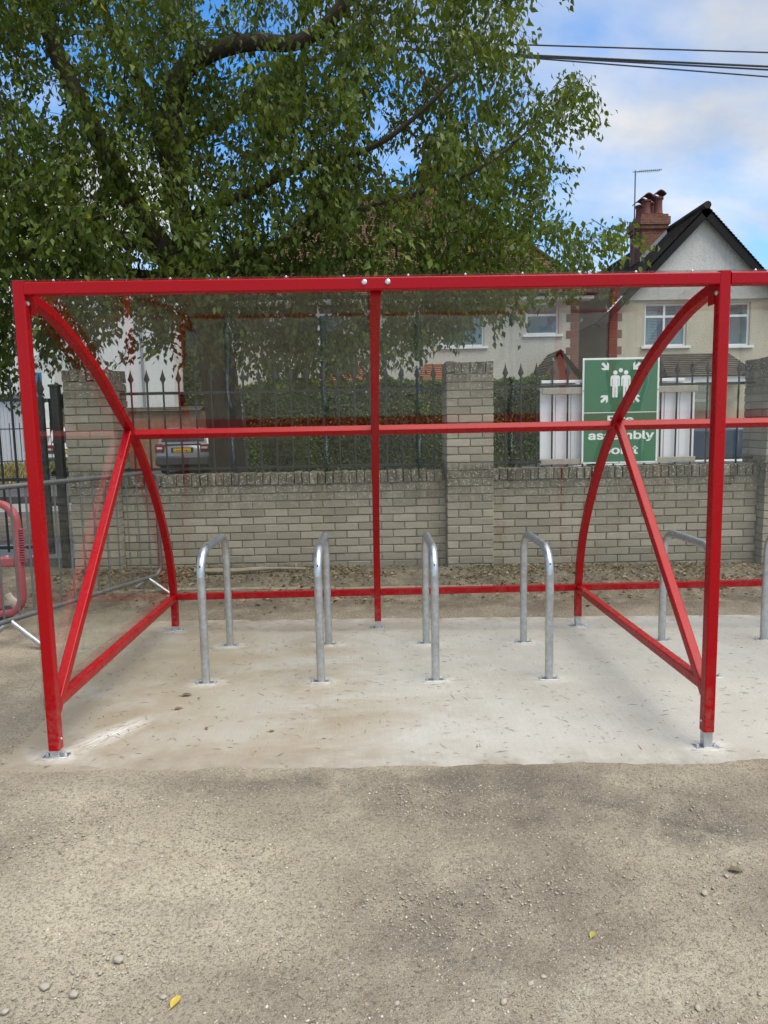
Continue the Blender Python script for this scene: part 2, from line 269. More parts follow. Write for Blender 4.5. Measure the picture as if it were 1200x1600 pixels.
m = M_('sign_green'); p = m.pos(); m.set(m.mix(m.noise(p, 3, 5), (0.012, 0.125, 0.050), (0.022, 0.155, 0.066)), 0.35); MAT['sign_green'] = m.m
simple('sign_white', (0.78, 0.80, 0.78), 0.4, 0, 0.05, 20)
m = M_('faded_red_plastic'); p = m.obj(); c = m.mix(m.noise(p, 5, 7, 0.65), (0.26, 0.040, 0.050), (0.37, 0.105, 0.11)); c = m.mix(m.ramp(m.noise(p, 16, 5, 0.7), (0.58, 0), (0.75, 0.5)), c, (0.60, 0.42, 0.40)); m.set(c, 0.6); MAT['plastic'] = m.m
simple('pale_plastic', (0.55, 0.48, 0.38), 0.6, 0, 0.25, 12)
simple('shutter', (0.50, 0.51, 0.53), 0.5, 0.1, 0.1, 3); simple('board_blue', (0.035, 0.17, 0.36), 0.4); simple('board_red', (0.5, 0.10, 0.07), 0.4); simple('plate_yellow', (0.66, 0.42, 0.03), 0.4)
simple('lamp_red', (0.16, 0.012, 0.014), 0.2); simple('lamp_clear', (0.6, 0.6, 0.6), 0.15); simple('bumper_grey', (0.045, 0.048, 0.05), 0.5); simple('tyre', (0.02, 0.02, 0.02), 0.85); simple('rim', (0.4, 0.41, 0.42), 0.35, 0.8)
for nm, cc in (('car_silver', (0.19, 0.20, 0.205)), ('car_blue_grey', (0.085, 0.098, 0.115)), ('car_white', (0.66, 0.68, 0.70))):
    m = M_(nm); m.set(cc, 0.30, 0.25); m.b.inputs['Coat Weight'].default_value = 0.6; MAT[nm] = m.m
# bark, leaves
m = M_('bark'); p = m.obj(); pv = m.mapped(p, (9, 9, 2.2))
m.set(m.mix(m.noise(pv, 2.0, 8, 0.7), (0.040, 0.032, 0.022), (0.135, 0.115, 0.085)), 0.95, 0, 0.15); m.bump(m.noise(pv, 3.0, 7, 0.75), 1.0, 0.05); MAT['bark'] = m.m
def leafmat(name, dark, mid, light, trans=0.35):
    m = M_(name); a = m.n('ShaderNodeAttribute', attribute_name='rnd').outputs['Fac']
    c = m.ramp(a, (0.0, dark), (0.5, mid), (0.93, light), (0.985, (light[0]*2.2, light[1]*1.35, light[2]*0.8)))
    m.set(c, 0.5, 0, 0.25)
    t = m.n('ShaderNodeBsdfTranslucent'); m.l(m.mix(0.6, c, (0.20, 0.26, 0.015)), t.inputs[0])
    x = m.n('ShaderNodeMixShader'); x.inputs[0].default_value = trans; m.l(m.b.outputs[0], x.inputs[1]); m.l(t.outputs[0], x.inputs[2]); m.l(x.outputs[0], m.out.inputs[0]); MAT[name] = m.m
leafmat('tree_leaf', (0.026, 0.046, 0.006), (0.062, 0.102, 0.013), (0.150, 0.200, 0.030), 0.34); leafmat('hedge_leaf', (0.034, 0.068, 0.020), (0.068, 0.122, 0.034), (0.15, 0.21, 0.062), 0.2)
leafmat('shrub_leaf', (0.07, 0.10, 0.02), (0.12, 0.15, 0.035), (0.20, 0.21, 0.06)); leafmat('dry_grass', (0.12, 0.11, 0.04), (0.21, 0.18, 0.075), (0.32, 0.27, 0.13), 0.2)
leafmat('litter', (0.05, 0.036, 0.019), (0.125, 0.09, 0.043), (0.27, 0.21, 0.11), 0.1)
simple('leaf_yellow', (0.46, 0.34, 0.045), 0.6, 0, 0.3, 90); simple('leaf_olive', (0.30, 0.27, 0.05), 0.6, 0, 0.35, 90); simple('leaf_brown', (0.22, 0.12, 0.04), 0.7, 0, 0.3, 90); simple('leaf_dark', (0.11, 0.10, 0.045), 0.7, 0, 0.3, 90)
simple('pebble', (0.34, 0.31, 0.25), 0.85, 0, 0.25, 30, 0.4, 160)
leafmat('stone_mix', (0.20, 0.175, 0.135), (0.34, 0.30, 0.23), (0.50, 0.46, 0.37), 0.0)
m = bpy.data.materials['stone_mix']; 
for n_ in m.node_tree.nodes:
    if n_.type == 'VALTORGB': n_.color_ramp.elements[3].color = (0.6, 0.58, 0.52, 1)
leafmat('twig_mix', (0.05, 0.04, 0.03), (0.085, 0.07, 0.045), (0.15, 0.12, 0.07), 0.0)
simple('cable', (0.03, 0.035, 0.04), 0.6); simple('aerial', (0.12, 0.12, 0.13), 0.5, 0.5); simple('deadwood', (0.22, 0.19, 0.15), 0.9, 0, 0.3, 20, 0.5, 60); simple('bolt_metal', (0.68, 0.70, 0.70), 0.3, 0.8)

# ------------------------------------------------------------------ mesh helpers
class MB:
    def __init__(s): s.v = []; s.f = []; s.uv = None
    def add(s, vs, fs):
        o = len(s.v); s.v += [Vector(a) for a in vs]; s.f += [tuple(i+o for i in f) for f in fs]; return s
    def box(s, c, d, rot=None, ch=0.0):
        c = Vector(c); hx, hy, hz = d[0]/2, d[1]/2, d[2]/2
        if ch <= 0:
            vs = [Vector((x*hx, y*hy, z*hz)) for z in (-1, 1) for y in (-1, 1) for x in (-1, 1)]
            fs = [(0, 2, 3, 1), (4, 5, 7, 6), (0, 1, 5, 4), (2, 6, 7, 3), (0, 4, 6, 2), (1, 3, 7, 5)]
        else:
            bm = bmesh.new(); bmesh.ops.create_cube(bm, size=1.0)
            for q in bm.verts: q.co = Vector((q.co.x*d[0], q.co.y*d[1], q.co.z*d[2]))
            bmesh.ops.bevel(bm, geom=bm.edges[:], offset=ch, segments=1, affect='EDGES')
            bm.verts.index_update(); vs = [q.co.copy() for q in bm.verts]; fs = [[q.index for q in f.verts] for f in bm.faces]; bm.free()
        if rot is not None: vs = [rot @ q for q in vs]
        return s.add([c+q for q in vs], fs)
    def ranges(s, x0, x1, y0, y1, z0, z1, ch=0.0): return s.box(((x0+x1)/2, (y0+y1)/2, (z0+z1)/2), (x1-x0, y1-y0, z1-z0), None, ch)
    def sweep(s, path, prof, side=None, cap=True):
        path = [Vector(q) for q in path]; n = len(prof); rings = []; S_ = side
        for i, q in enumerate(path):
            t = (path[min(i+1, len(path)-1)]-path[max(i-1, 0)]).normalized()
            if side is not None: sd_ = Vector(side); sd_ = (sd_-t*sd_.dot(t)).normalized()
            else:
                if S_ is None: S_ = t.orthogonal()
                sd_ = (Vector(S_)-t*Vector(S_).dot(t)).normalized(); S_ = sd_
            up = t.cross(sd_)
            pr = prof(i) if callable(prof) else prof
            rings.append([q+sd_*a+up*b for a, b in pr])
        o = len(s.v); k = len(rings[0])
        for r_ in rings: s.v += r_
        for i in range(len(rings)-1):
            for j in range(k):
                a, b = o+i*k+j, o+i*k+(j+1) % k; s.f.append((a, b, b+k, a+k))
        if cap:
            s.f.append(tuple(o+j for j in reversed(range(k)))); e = o+(len(rings)-1)*k; s.f.append(tuple(e+j for j in range(k)))
        return s
    def tube(s, path, r, n=10, cap=True):
        n_ = n
        if hasattr(r, '__len__'):
            rr = r; return s.sweep2(path, rr, n)
        return s.sweep(path, [(r*math.cos(2*PI*k/n_), r*math.sin(2*PI*k/n_)) for k in range(n_)], None, cap)
    def sweep2(s, path, rr, n):
        path = [Vector(q) for q in path]; S_ = None; o = len(s.v)
        for i, q in enumerate(path):
            t = (path[min(i+1, len(path)-1)]-path[max(i-1, 0)]).normalized()
            if S_ is None: S_ = t.orthogonal()
            S_ = (S_-t*S_.dot(t)).normalized(); up = t.cross(S_)
            s.v += [q+(S_*math.cos(2*PI*k/n)+up*math.sin(2*PI*k/n))*rr[i] for k in range(n)]
        for i in range(len(path)-1):
            for j in range(n):
                a, b = o+i*n+j, o+i*n+(j+1) % n; s.f.append((a, b, b+n, a+n))
        s.f.append(tuple(o+j for j in reversed(range(n)))); e = o+(len(path)-1)*n; s.f.append(tuple(e+j for j in range(n)))
        return s
    def cyl(s, a, b, r, n=12): return s.tube([a, b], r, n)
    def prism(s, poly, thick, mtx=None):
        """2-D polygon (x,z) extruded along +y by thick"""
        n = len(poly); vs = [Vector((x, 0, z)) for x, z in poly]+[Vector((x, thick, z)) for x, z in poly]
        fs = [tuple(range(n)), tuple(reversed(range(n, 2*n)))]+[(i, i+n, (i+1) % n+n, (i+1) % n) for i in range(n)]
        if mtx is not None: vs = [mtx @ q for q in vs]
        return s.add(vs, fs)
    def mesh(s, name, off=Vector((0, 0, 0)), smooth=False, normals=True, sharp=40):
        me = bpy.data.meshes.new(name); me.from_pydata([tuple(q-off) for q in s.v], [], s.f)
        if normals:
            bm = bmesh.new(); bm.from_mesh(me); bmesh.ops.recalc_face_normals(bm, faces=bm.faces); bm.to_mesh(me); bm.free()
        if smooth:
            me.polygons.foreach_set('use_smooth', [True]*len(me.polygons)); 
            try: me.set_sharp_from_angle(angle=R(sharp))
            except Exception: pass
        me.update(); return me
    def build(s, name, mat, parent=None, smooth=False, origin=None, local=False, sharp=40):
        off = Vector((0, 0, 0))
        if origin is not None: off = Vector(origin)
        elif parent is not None and not local:
            r_ = parent
            while r_ is not None: off = off+r_.location; r_ = r_.parent
        me = s.mesh(name, off, smooth, True, sharp); me.materials.append(MAT[mat] if isinstance(mat, str) else mat)
        o = bpy.data.objects.new(name, me); COL.objects.link(o)
        if origin is not None: o.location = off
        if parent is not None: o.parent = parent
        return o
def thing(name, label, cat, loc=(0, 0, 0), rotz=0.0, group=None):
    o = bpy.data.objects.new(name, None); COL.objects.link(o); o.location = loc; o.rotation_euler = (0, 0, rotz); o.empty_display_size = 0.1
    return tag(o, label, cat, group)
def tag(o, label=None, cat=None, group=None, kind=None):
    if label: o['label'] = label
    if cat: o['category'] = cat
    if group: o['group'] = group
    if kind: o['kind'] = kind
    return o
def inst(name, me, loc, parent=None, rot=None, scale=None):
    o = bpy.data.objects.new(name, me); COL.objects.link(o); o.location = loc
    if rot is not None: o.rotation_euler = rot
    if scale is not None: o.scale = scale
    if parent is not None: o.parent = parent
    return o
def copy_tree(o, parent=None):
    c = o.copy(); COL.objects.link(c); c.parent = parent
    for ch in list(o.children): copy_tree(ch, c)
    return c
def shs(w, h=None, r=0.005):
    """rounded square hollow section profile"""
    h = h or w; a, b = w/2, h/2; P = []
    for cx, cy, st in ((a-r, b-r, 0), (-a+r, b-r, 90), (-a+r, -b+r, 180), (a-r, -b+r, 270)):
        for k in (0, 45, 90): P.append((cx+r*math.cos(R(st+k)), cy+r*math.sin(R(st+k))))
    return P
def bez(pts, n):
    """Catmull-Rom through points"""
    P = [Vector(q) for q in pts]; P = [P[0]*2-P[1]]+P+[P[-1]*2-P[-2]]; out = []
    for i in range(1, len(P)-2):
        for k in range(n):
            t = k/n; a, b, c_, d = P[i-1], P[i], P[i+1], P[i+2]
            out.append(0.5*((2*b)+(c_-a)*t+(2*a-5*b+4*c_-d)*t*t+(3*b-a-3*c_+d)*t**3))
    out.append(P[-2]); return out
def leaves_mesh(name, pos, nrm, dirs, ln, wd, rnd, fold=0.25):
    """many pointed leaves in one mesh: pos base, dirs along the leaf, nrm its face; per-leaf random value in 'rnd'"""
    n = len(pos); d = dirs/np.linalg.norm(dirs, axis=1, keepdims=True); s_ = np.cross(d, nrm); s_ /= np.linalg.norm(s_, axis=1, keepdims=True)+1e-9; u = np.cross(s_, d)
    ln = ln[:, None]; wd = wd[:, None]
    base = pos; q1 = pos+d*ln*0.42+s_*wd*0.5+u*wd*fold; q2 = pos+d*ln*0.42-s_*wd*0.5+u*wd*fold
    mid = pos+d*ln*0.5; tip = pos+d*ln-u*ln*0.10
    V = np.stack([base, q1, tip, q2, mid], 1).reshape(-1, 3)
    o = (np.arange(n)*5)[:, None]
    T = np.concatenate([o+np.array([[0, 1, 4]]), o+np.array([[1, 2, 4]]), o+np.array([[0, 4, 3]]), o+np.array([[4, 2, 3]])], 1).reshape(-1, 3)
    return tri_mesh(name, V, T, np.repeat(rnd, 5))
def tri_mesh(name, V, T, rnd=None):
    me = bpy.data.meshes.new(name); me.vertices.add(len(V)); me.vertices.foreach_set('co', np.asarray(V, np.float32).ravel())
    me.loops.add(T.size); me.loops.foreach_set('vertex_index', T.ravel().astype(np.int32)); me.polygons.add(len(T))
    me.polygons.foreach_set('loop_start', np.arange(0, T.size, 3, dtype=np.int32)); me.polygons.foreach_set('loop_total', np.full(len(T), 3, np.int32))
    me.update(calc_edges=True)
    if rnd is not None:
        a = me.attributes.new('rnd', 'FLOAT', 'POINT'); a.data.foreach_set('value', np.asarray(rnd, np.float32))
    return me
def link(name, me, mat, parent=None, loc=(0, 0, 0)):
    me.materials.append(MAT[mat]); return inst(name, me, loc, parent)
def unit(n): 
    v = rng.normal(size=(n, 3)); return v/np.linalg.norm(v, axis=1, keepdims=True)

# ------------------------------------------------------------------ terrain
SLOPE = 0.0148
SL = (-1.78, 4.85, 2.95, 5.47)     # slab x0 x1 y0 y1
def sstep(a, b, x):
    t = min(1, max(0, (x-a)/(b-a))); return t*t*(3-2*t)
def slab_z(x): return -SLOPE*max(-5, min(6, x))
def gz(x, y):
    z = slab_z(x)
    z += 0.12*sstep(5.5, 6.8, y)
    z -= 0.10*sstep(7.4, 8.2, y)*1.0
    z -= 0.008*(1-sstep(5.35, 5.5, y))
    return z
xs = np.unique(np.round(np.concatenate([np.arange(-3.2, 5.4, 0.035), -3.2-np.geomspace(0.05, 400, 36), 5.4+np.geomspace(0.05, 400, 36)]), 4))
ys = np.unique(np.round(np.concatenate([np.arange(0.6, 7.6, 0.035), 0.6-np.geomspace(0.05, 300, 30), 7.6+np.geomspace(0.05, 600, 40)]), 4))
nx, ny = len(xs), len(ys); V = np.zeros((ny, nx, 3))
for j, y in enumerate(ys):
    for i, x in enumerate(xs):
        z = gz(x, y)
        if 0.6 < y < 7.6 and -3.3 < x < 5.5:
            k = 1.0 if y < 5.3 else 2.0
            z += k*(0.006*mnoise.noise(Vector((x*3.1, y*3.1, 0)))+0.0035*mnoise.noise(Vector((x*11, y*11, 5)))+0.002*mnoise.noise(Vector((x*27, y*27, 9))))
            if SL[3]-0.04 < y < SL[3]+0.5: z += 0.035*sstep(SL[3]-0.04, SL[3]+0.06, y)*(1-sstep(SL[3]+0.2, SL[3]+0.5, y))*(0.6+0.6*mnoise.noise(Vector((x*2.3, 3.3, 1))))
            sp_ = max(0.0, 0.45+0.45*mnoise.noise(Vector((x*5, y*5, 21)))+0.6*mnoise.noise(Vector((x*17, y*17, 31))))
            inx, iny = min(x-SL[0], SL[1]-x), min(y-SL[2], SL[3]-y); ins = min(inx, iny)
            if ins > -0.12:
                z += 0.008*(y < 5.4)+0.0065*sp_*sstep(-0.12, 0.0, ins)-0.16*max(0, ins)
                if ins > 0.14: z -= 0.07
        elif y >= 8.0: z -= 0.16
        V[j, i] = (x, y, z)
q = (np.arange(ny-1)[:, None]*nx+np.arange(nx-1)[None, :]).ravel()
T = np.concatenate([np.stack([q, q+1, q+nx+1], 1), np.stack([q, q+nx+1, q+nx], 1)])
me = tri_mesh('ground', V.reshape(-1, 3), T); me.polygons.foreach_set('use_smooth', [True]*len(me.polygons))
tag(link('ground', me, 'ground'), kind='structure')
# concrete slab with worn arrises
mb = MB(); nxs = 60
xg = np.linspace(SL[0], SL[1], nxs+1); yg = np.linspace(SL[2], SL[3], 31)
wob = lambda a, b: 0.012*mnoise.noise(Vector((a*4, b, 2)))+0.008*mnoise.noise(Vector((a*15, b, 6)))
vs = []; 
for y in yg:
    for x in xg:
        yy = y+(wob(x, 1) if y == yg[0] else 0)+(wob(x, 7) if y == yg[-1] else 0); xx = x+(wob(y, 3) if x == xg[0] else 0)
        e = 0.006 if (y in (yg[0], yg[-1]) or x == xg[0]) else 0
        vs.append((xx, yy, slab_z(x)-e))
nt_ = nxs+1; fs = [(j*nt_+i, j*nt_+i+1, (j+1)*nt_+i+1, (j+1)*nt_+i) for j in range(30) for i in range(nxs)]
edge = [i for i in range(nt_)]+[j*nt_+nxs for j in range(1, 31)]+[30*nt_+i for i in range(nxs-1, -1, -1)]+[j*nt_ for j in range(29, 0, -1)]
b0 = len(vs); vs += [(vs[i][0], vs[i][1], vs[i][2]-0.14) for i in edge]
fs += [(edge[k], b0+k, b0+(k+1) % len(edge), edge[(k+1) % len(edge)]) for k in range(len(edge))]
mb.add(vs, fs); o = mb.build('concrete_slab', 'slab', None, True); tag(o, kind='structure')
# street beyond the wall: footway, kerb, road, far kerb, verge
def sheet(name, mat, x0, x1, y0, y1, z, th=0.06):
    o = MB().ranges(x0, x1, y0, y1, z-th, z).build(name, mat); tag(o, kind='structure'); return o
sheet('footway', 'paving', -60, 60, 8.0, 9.35, 0.03, 0.2)
sheet('kerb', 'kerb', -60, 60, 9.36, 9.48, 0.025, 0.2)
sheet('road', 'asphalt', -80, 80, 9.485, 13.6, -0.09, 0.1)
sheet('far_kerb', 'kerb', -60, 60, 13.605, 13.73, 0.02, 0.2)
sheet('far_footway', 'paving', -7.6, 60, 13.735, 15.2, 0.018, 0.2)
sheet('garden_ground', 'verge_soil', -4.2, 60, 15.205, 60, 0.02, 0.2)
sheet('driveway', 'asphalt', -9.5, -4.205, 15.205, 60, 0.17, 0.35)
# raised bank of dry grass on the left, in front of the workshop
mb = MB(); mb.prism([(13.735, -0.1), (13.735, 0.04), (15.6, 0.42), (18.5, 0.62), (21, 0.45), (21, -0.1)], 30, Matrix(((0, 1, 0, -40), (1, 0, 0, 0), (0, 0, 1, 0), (0, 0, 0, 1)))); o = mb.build('verge_bank', 'verge_soil'); tag(o, kind='structure')
sheet('forecourt', 'asphalt', -60, -9.505, 21.0, 60, 0.2, 0.3)
# rough stone edging in the dirt strip behind the slab
mb = MB(); xx = -2.2
while xx < 4.6:
    w_ = random.uniform(0.55, 0.95); mb.box((xx+w_/2, 6.2+random.uniform(-.012, .012), gz(xx+w_/2, 6.2)-0.038), (w_-0.012, 0.055, 0.10), Matrix.Rotation(random.uniform(-.012, .012), 3, 'Z'), 0.008); xx += w_
o = mb.build('edging_kerb', 'edging', origin=(-2.2, 6.2, 0)); tag(o, kind='structure')

# ------------------------------------------------------------------ brick boundary wall
BL, BH, BD, J = 0.22, 0.0665, 0.105, 0.010
PB, PH = BL+J, BH+J
def brick_mesh(k, L_, D_, H_, wear=1.0):
    bm = bmesh.new(); bmesh.ops.create_cube(bm, size=1.0); rs = random.Random(k)
    for q_ in bm.verts: q_.co = Vector((q_.co.x*L_, q_.co.y*D_, q_.co.z*H_))
    bmesh.ops.bevel(bm, geom=bm.edges[:], offset=0.004, segments=1, affect='EDGES')
    for q_ in bm.verts: q_.co += Vector((rs.uniform(-1, 1), rs.uniform(-1, 1), rs.uniform(-1, 1)))*0.0022*wear
    me = bpy.data.meshes.new('brick'); bm.to_mesh(me); bm.free(); me.materials.append(MAT['brick']); return me
ST = [brick_mesh(k, BL, BD, BH) for k in range(6)]; HALF = [brick_mesh(20+k, BL/2-J/2, BD, BH) for k in range(5)]
CAPB = [brick_mesh(40+k, 0.067, 0.225, 0.108, 2.2) for k in range(6)]
SIDE = [brick_mesh(60+k, BD, BL, BH) for k in range(4)]
WY = 6.97                    # wall face
PY = 6.85                    # pillar face
WTOP = 1.06
def jit(a): return random.uniform(-a, a)
def wall_section(x0, x1, label):
    t = thing('brick_wall', label, 'wall', ((x0+x1)/2, WY+0.11, 0.0), 0, 'sections of the yard wall')
    lx = lambda x: x-t.location.x
    n = 13; z0 = WTOP-0.118-n*PH
    MB().ranges(x0+0.001, x1-0.001, WY+0.009, WY+0.206, z0-0.15, WTOP-0.110).build('mortar', 'mortar', t)
    for c in range(n):
        z = z0+c*PH+BH/2; off = 0 if c % 2 else PB/2; x = x0-off+J/2
        for face, yy in ((0, WY+BD/2),):
            xa = x
            while xa < x1-0.02:
                a, b = max(xa, x0+0.003), min(xa+BL, x1-0.003)
                if b-a > 0.03:
                    o = inst('brick', random.choice(ST), (lx((a+b)/2), yy+jit(.0025)-t.location.y, z), t, (jit(.006), jit(.004), jit(.008)), ((b-a)/BL, 1, 1))
                xa += PB
    x = x0+0.005
    while x < x1-0.04:
        o = inst('coping_brick', random.choice(CAPB), (lx(x+0.0335), WY+0.105+jit(.006)-t.location.y, WTOP-0.054+jit(.004)), t, (jit(.015), jit(.012), jit(.02)), (random.uniform(.95, 1.0), 1, random.uniform(.95, 1.04))); x += 0.0765
    return t
def pillar(cx, label, top=2.09):
    w = 2*BL+J; t = thing('brick_pillar', label, 'pillar', (cx, PY+w/2, 0), 0, 'pillars of the yard wall')
    n = 26; z0 = top-0.112-n*PH
    MB().ranges(cx-w/2+0.008, cx+w/2-0.008, PY+0.008, PY+w-0.008, z0-0.15, top-0.108).build('mortar', 'mortar', t)
    for c in range(n):
        z = z0+c*PH+BH/2
        def put(me, x, y, sx=1): inst('brick', random.choice(me), (x+jit(.002), y+jit(.002), z), t, (jit(.005), jit(.005), jit(.006)), (sx, 1, 1))
        yf, yb = -w/2+BD/2, w/2-BD/2; xl, xr = -w/2+BD/2, w/2-BD/2
        if c % 2:
            for y in (yf, yb): put(ST, -PB/2, y); put(ST, PB/2, y)
            for x in (xl, xr): put(SIDE, x, 0)
        else:
            for y in (yf, yb): put(ST, 0, y); put(HALF, -w/2+BD/2, y); put(HALF, w/2-BD/2, y)
            for x in (xl, xr): put(SIDE, x, 0)
    for r_ in range(2):
        for k in range(6): inst('coping_brick', random.choice(CAPB), (-w/2+0.036+k*0.0757, -w/2+0.1125+r_*0.225, top-0.054+jit(.009)-2*0.0), t, (jit(.03), jit(.02), jit(.03)), (1, 1, random.uniform(.92, 1.06)))
    return t
P1, P2, P3 = -2.685, 0.94, 4.055; HW = (2*BL+J)/2
pillar(P1, 'tall brick pillar beside the iron gate, behind the steel crowd barrier', 2.075); pillar(P2, 'tall pale brick pillar in the middle, left of the green sign'); pillar(P3, 'tall brick pillar at the right edge, right of the green sign')
wall_section(P1+HW+0.002, P2-HW-0.002, 'low brick wall section between the gate pillar and the middle pillar')
wall_section(P2+HW+0.002, P3-HW-0.002, 'low brick wall section under the green assembly point sign')

# ------------------------------------------------------------------ spear-top railings on the wall
def spear(mb, x, y, z, s=1.0):
    """flat leaf-shaped spearhead with a collar, base at z"""
    prof = [(0, 0), (0.011, 0.004), (0.012, 0.018), (0.020, 0.030), (0.030, 0.048), (0.020, 0.075), (0.010, 0.105), (0.0, 0.150)]
    pts = [(a*s, b*s) for a, b in prof]; n = 8; rings = []
    for a, b in pts[:-1]: rings.append([Vector((x+max(a, .004)*math.cos(2*PI*k/n), y+min(max(a, .004), .010)*math.sin(2*PI*k/n), z+b)) for k in range(n)])
    o = len(mb.v)
    for r_ in rings: mb.v += r_
    mb.v.append(Vector((x, y, z+pts[-1][1])))
    for i in range(len(rings)-1):
        for j in range(n): a, b = o+i*n+j, o+i*n+(j+1) % n; mb.f.append((a, b, b+n, a+n))
    e = o+(len(rings)-1)*n; tip = len(mb.v)-1
    for j in range(n): mb.f.append((e+j, e+(j+1) % n, tip))
    mb.f.append(tuple(o+j for j in reversed(range(n))))
RY = 7.09
def bar_meshes(h):
    a = MB().cyl((0, 0, 0), (0, 0, h), 0.0095, 8).mesh('bar', smooth=True); a.materials.append(MAT['iron'])
    b = MB(); spear(b, 0, 0, 0); b = b.mesh('spearhead', smooth=True); b.materials.append(MAT['iron']); return a, b
BAR, SPEAR = bar_meshes(0.90)
def railing(x0, x1, label, first):
    t = thing('iron_railing', label, 'railing', ((x0+x1)/2, RY, WTOP), 0, 'railings on the wall')
    MB().ranges(x0, x1, RY-0.006, RY+0.006, 1.842, 1.868).build('rail', 'iron', t); MB().ranges(x0, x1, RY-0.006, RY+0.006, 1.10, 1.126).build('rail', 'iron', t)
    x = first
    while x < x1-0.03:
        b = inst('bar', BAR, (x-t.location.x, 0, -0.012), t, (0, jit(.004), 0)); inst('spearhead', SPEAR, (0, 0, 0.895), b); x += 0.1555
    return t
railing(P1+HW+.002, P2-HW-.002, 'black spear-topped iron railing in front of the tree trunk and hedge', -2.345)
railing(P2+HW+.002, P3-HW-.002, 'black spear-topped iron railing behind the green sign and white boards', P2+HW+0.16)

# ------------------------------------------------------------------ gate at the left: post, leaf
t = thing('gate_post', 'thick dark iron post against the gate pillar', 'post', (-3.05, 7.02, 0.12)); MB().ranges(-3.09, -3.01, 6.98, 7.06, 0.1, 1.93, 0.006).build('post', 'iron', t); MB().ranges(-3.1, -3.0, 6.97, 7.07, 1.93, 1.955, 0.005).build('cap', 'iron', t)
GX0, GX1 = -5.6, -3.17
t = thing('iron_gate', 'black iron gate leaf with spear-topped bars at the left edge', 'gate', ((GX0+GX1)/2, 7.02, 0.3))
MB().ranges(GX1-0.055, GX1, 6.995, 7.045, 0.30, 1.84, 0.005).build('stile', 'iron', t); sp = MB(); spear(sp, GX1-0.0275, 7.02, 1.84, 1.5); sp.build('spearhead', 'iron', t, True)
for z in (0.36, 1.03, 1.80): MB().ranges(GX0, GX1-0.056, 7.008, 7.032, z, z+0.03).build('rail', 'iron', t)
gb = MB().cyl((0, 0, 0), (0, 0, 1.58), 0.0115, 8).mesh('bar', smooth=True); gb.materials.append(MAT['iron'])
x = GX1-0.0275-0.1395*1
while x > GX0+0.02:
    b = inst('bar', gb, (x-t.location.x, 0, 0.03), t); inst('spearhead', SPEAR, (0, 0, 1.58), b); x -= 0.1395
for z in (0.78,): MB().ranges(GX1-0.03, -3.085, 7.0, 7.02, z, z+0.03).build('latch', 'iron', t)

# ------------------------------------------------------------------ white boards and the assembly point sign
BX0, BX1 = at(843, 650, 7.13).x, at(1085, 650, 7.13).x
t = thing('board_panel', 'white boards clamped to the railing by wooden battens behind the green sign', 'board panel', ((BX0+BX1)/2, 7.13, 1.08))
n = 10; bw = (BX1-BX0)/n
bme = MB().box((0, 0, 0.39), (bw-0.006, 0.016, 0.80), None, 0.003).mesh('board'); bme.materials.append(MAT['board_white'])
for k in range(n): inst('board', bme, (BX0+bw*(k+0.5)-t.location.x, 0.0+jit(.002), 0.006+jit(.003)), t)
MB().ranges(BX0+0.01, BX1-0.005, 7.055, 7.078, 1.775, 1.838, 0.003).build('batten', 'batten_wood', t); MB().ranges(BX0+0.0, BX1-0.01, 7.055, 7.078, 1.083, 1.138, 0.003).build('batten', 'batten_wood', t)
MB().ranges(BX0+0.01, BX1-0.12, 7.10, 7.145, 1.885, 1.915, 0.003).build('capping', 'board_white', t)
# sign
SX0, SX1, SZ0, SZ1, SY = 2.075, 2.835, 1.085, 2.118, 7.035
t = thing('assembly_sign', 'green fire assembly point sign with white people symbol on the railing', 'sign', ((SX0+SX1)/2, SY, SZ0))
MB().ranges(SX0, SX1, SY, SY+0.006, SZ0, SZ1, 0.002).build('border', 'sign_white', t)
MB().ranges(SX0+0.018, SX1-0.018, SY-0.002, SY+0.001, SZ0+0.018, SZ1-0.018).build('face', 'sign_green', t)
MB().ranges(SX0+0.018, SX1-0.018, SY-0.0035, SY-0.001, SZ0+0.498, SZ0+0.506).build('divider', 'sign_white', t)
sw, sh = SX1-SX0, SZ1-SZ0; sxm = lambda px: SX0+(px-155)/(1050-155)*sw          # from the zoomed view of the sign
def sz(px, py): return SZ1-(py-140-(1050-px)*0.022)/1240*sh
def flat(name, poly): MB().prism(poly, 0.0025, Matrix.Translation((0, SY-0.0045, 0))).build(name, 'sign_white', t)
def disc(cx, cz, r): return [(cx+r*math.cos(2*PI*k/20), cz+r*math.sin(2*PI*k/20)) for k in range(20)]
U = sw/895.0
mid = SX0+0.5*sw
for k, hx in enumerate((-0.058, 0.048)):
    cx = mid+hx; hz = SZ1-0.143
    flat('figure', disc(cx, hz, 0.021))
    fig = [(-.018, -.026), (.018, -.026), (.036, -.030), (.046, -.044), (.046, -.125), (.040, -.134), (.031, -.130), (.031, -.060), (.026, -.060), (.026, -.235), (.022, -.242), (.008, -.242), (.003, -.235), (.003, -.140), (-.003, -.140), (-.003, -.235), (-.008, -.242), (-.022, -.242), (-.026, -.235), (-.026, -.060), (-.031, -.060), (-.031, -.130), (-.040, -.134), (-.046, -.125), (-.046, -.044), (-.036, -.030)]
    flat('figure', [(cx+a, hz+b) for a, b in fig])
flat('figure', disc(mid-0.004, SZ1-0.122, 0.020))
def arrow(cx, cz, dx, dz):
    """arrow centred at cx,cz pointing along (dx,dz)"""
    A = [(0.045, 0), (0.005, 0.042), (-0.022, 0.042), (0.004, 0.013), (-0.048, 0.013), (-0.048, -0.013), (0.004, -0.013), (-0.022, -0.042), (0.005, -0.042)]
    l = math.hypot(dx, dz); dx, dz = dx/l, dz/l
    flat('arrow', [(cx+a*dx-b*dz, cz+a*dz+b*dx) for a, b in A])
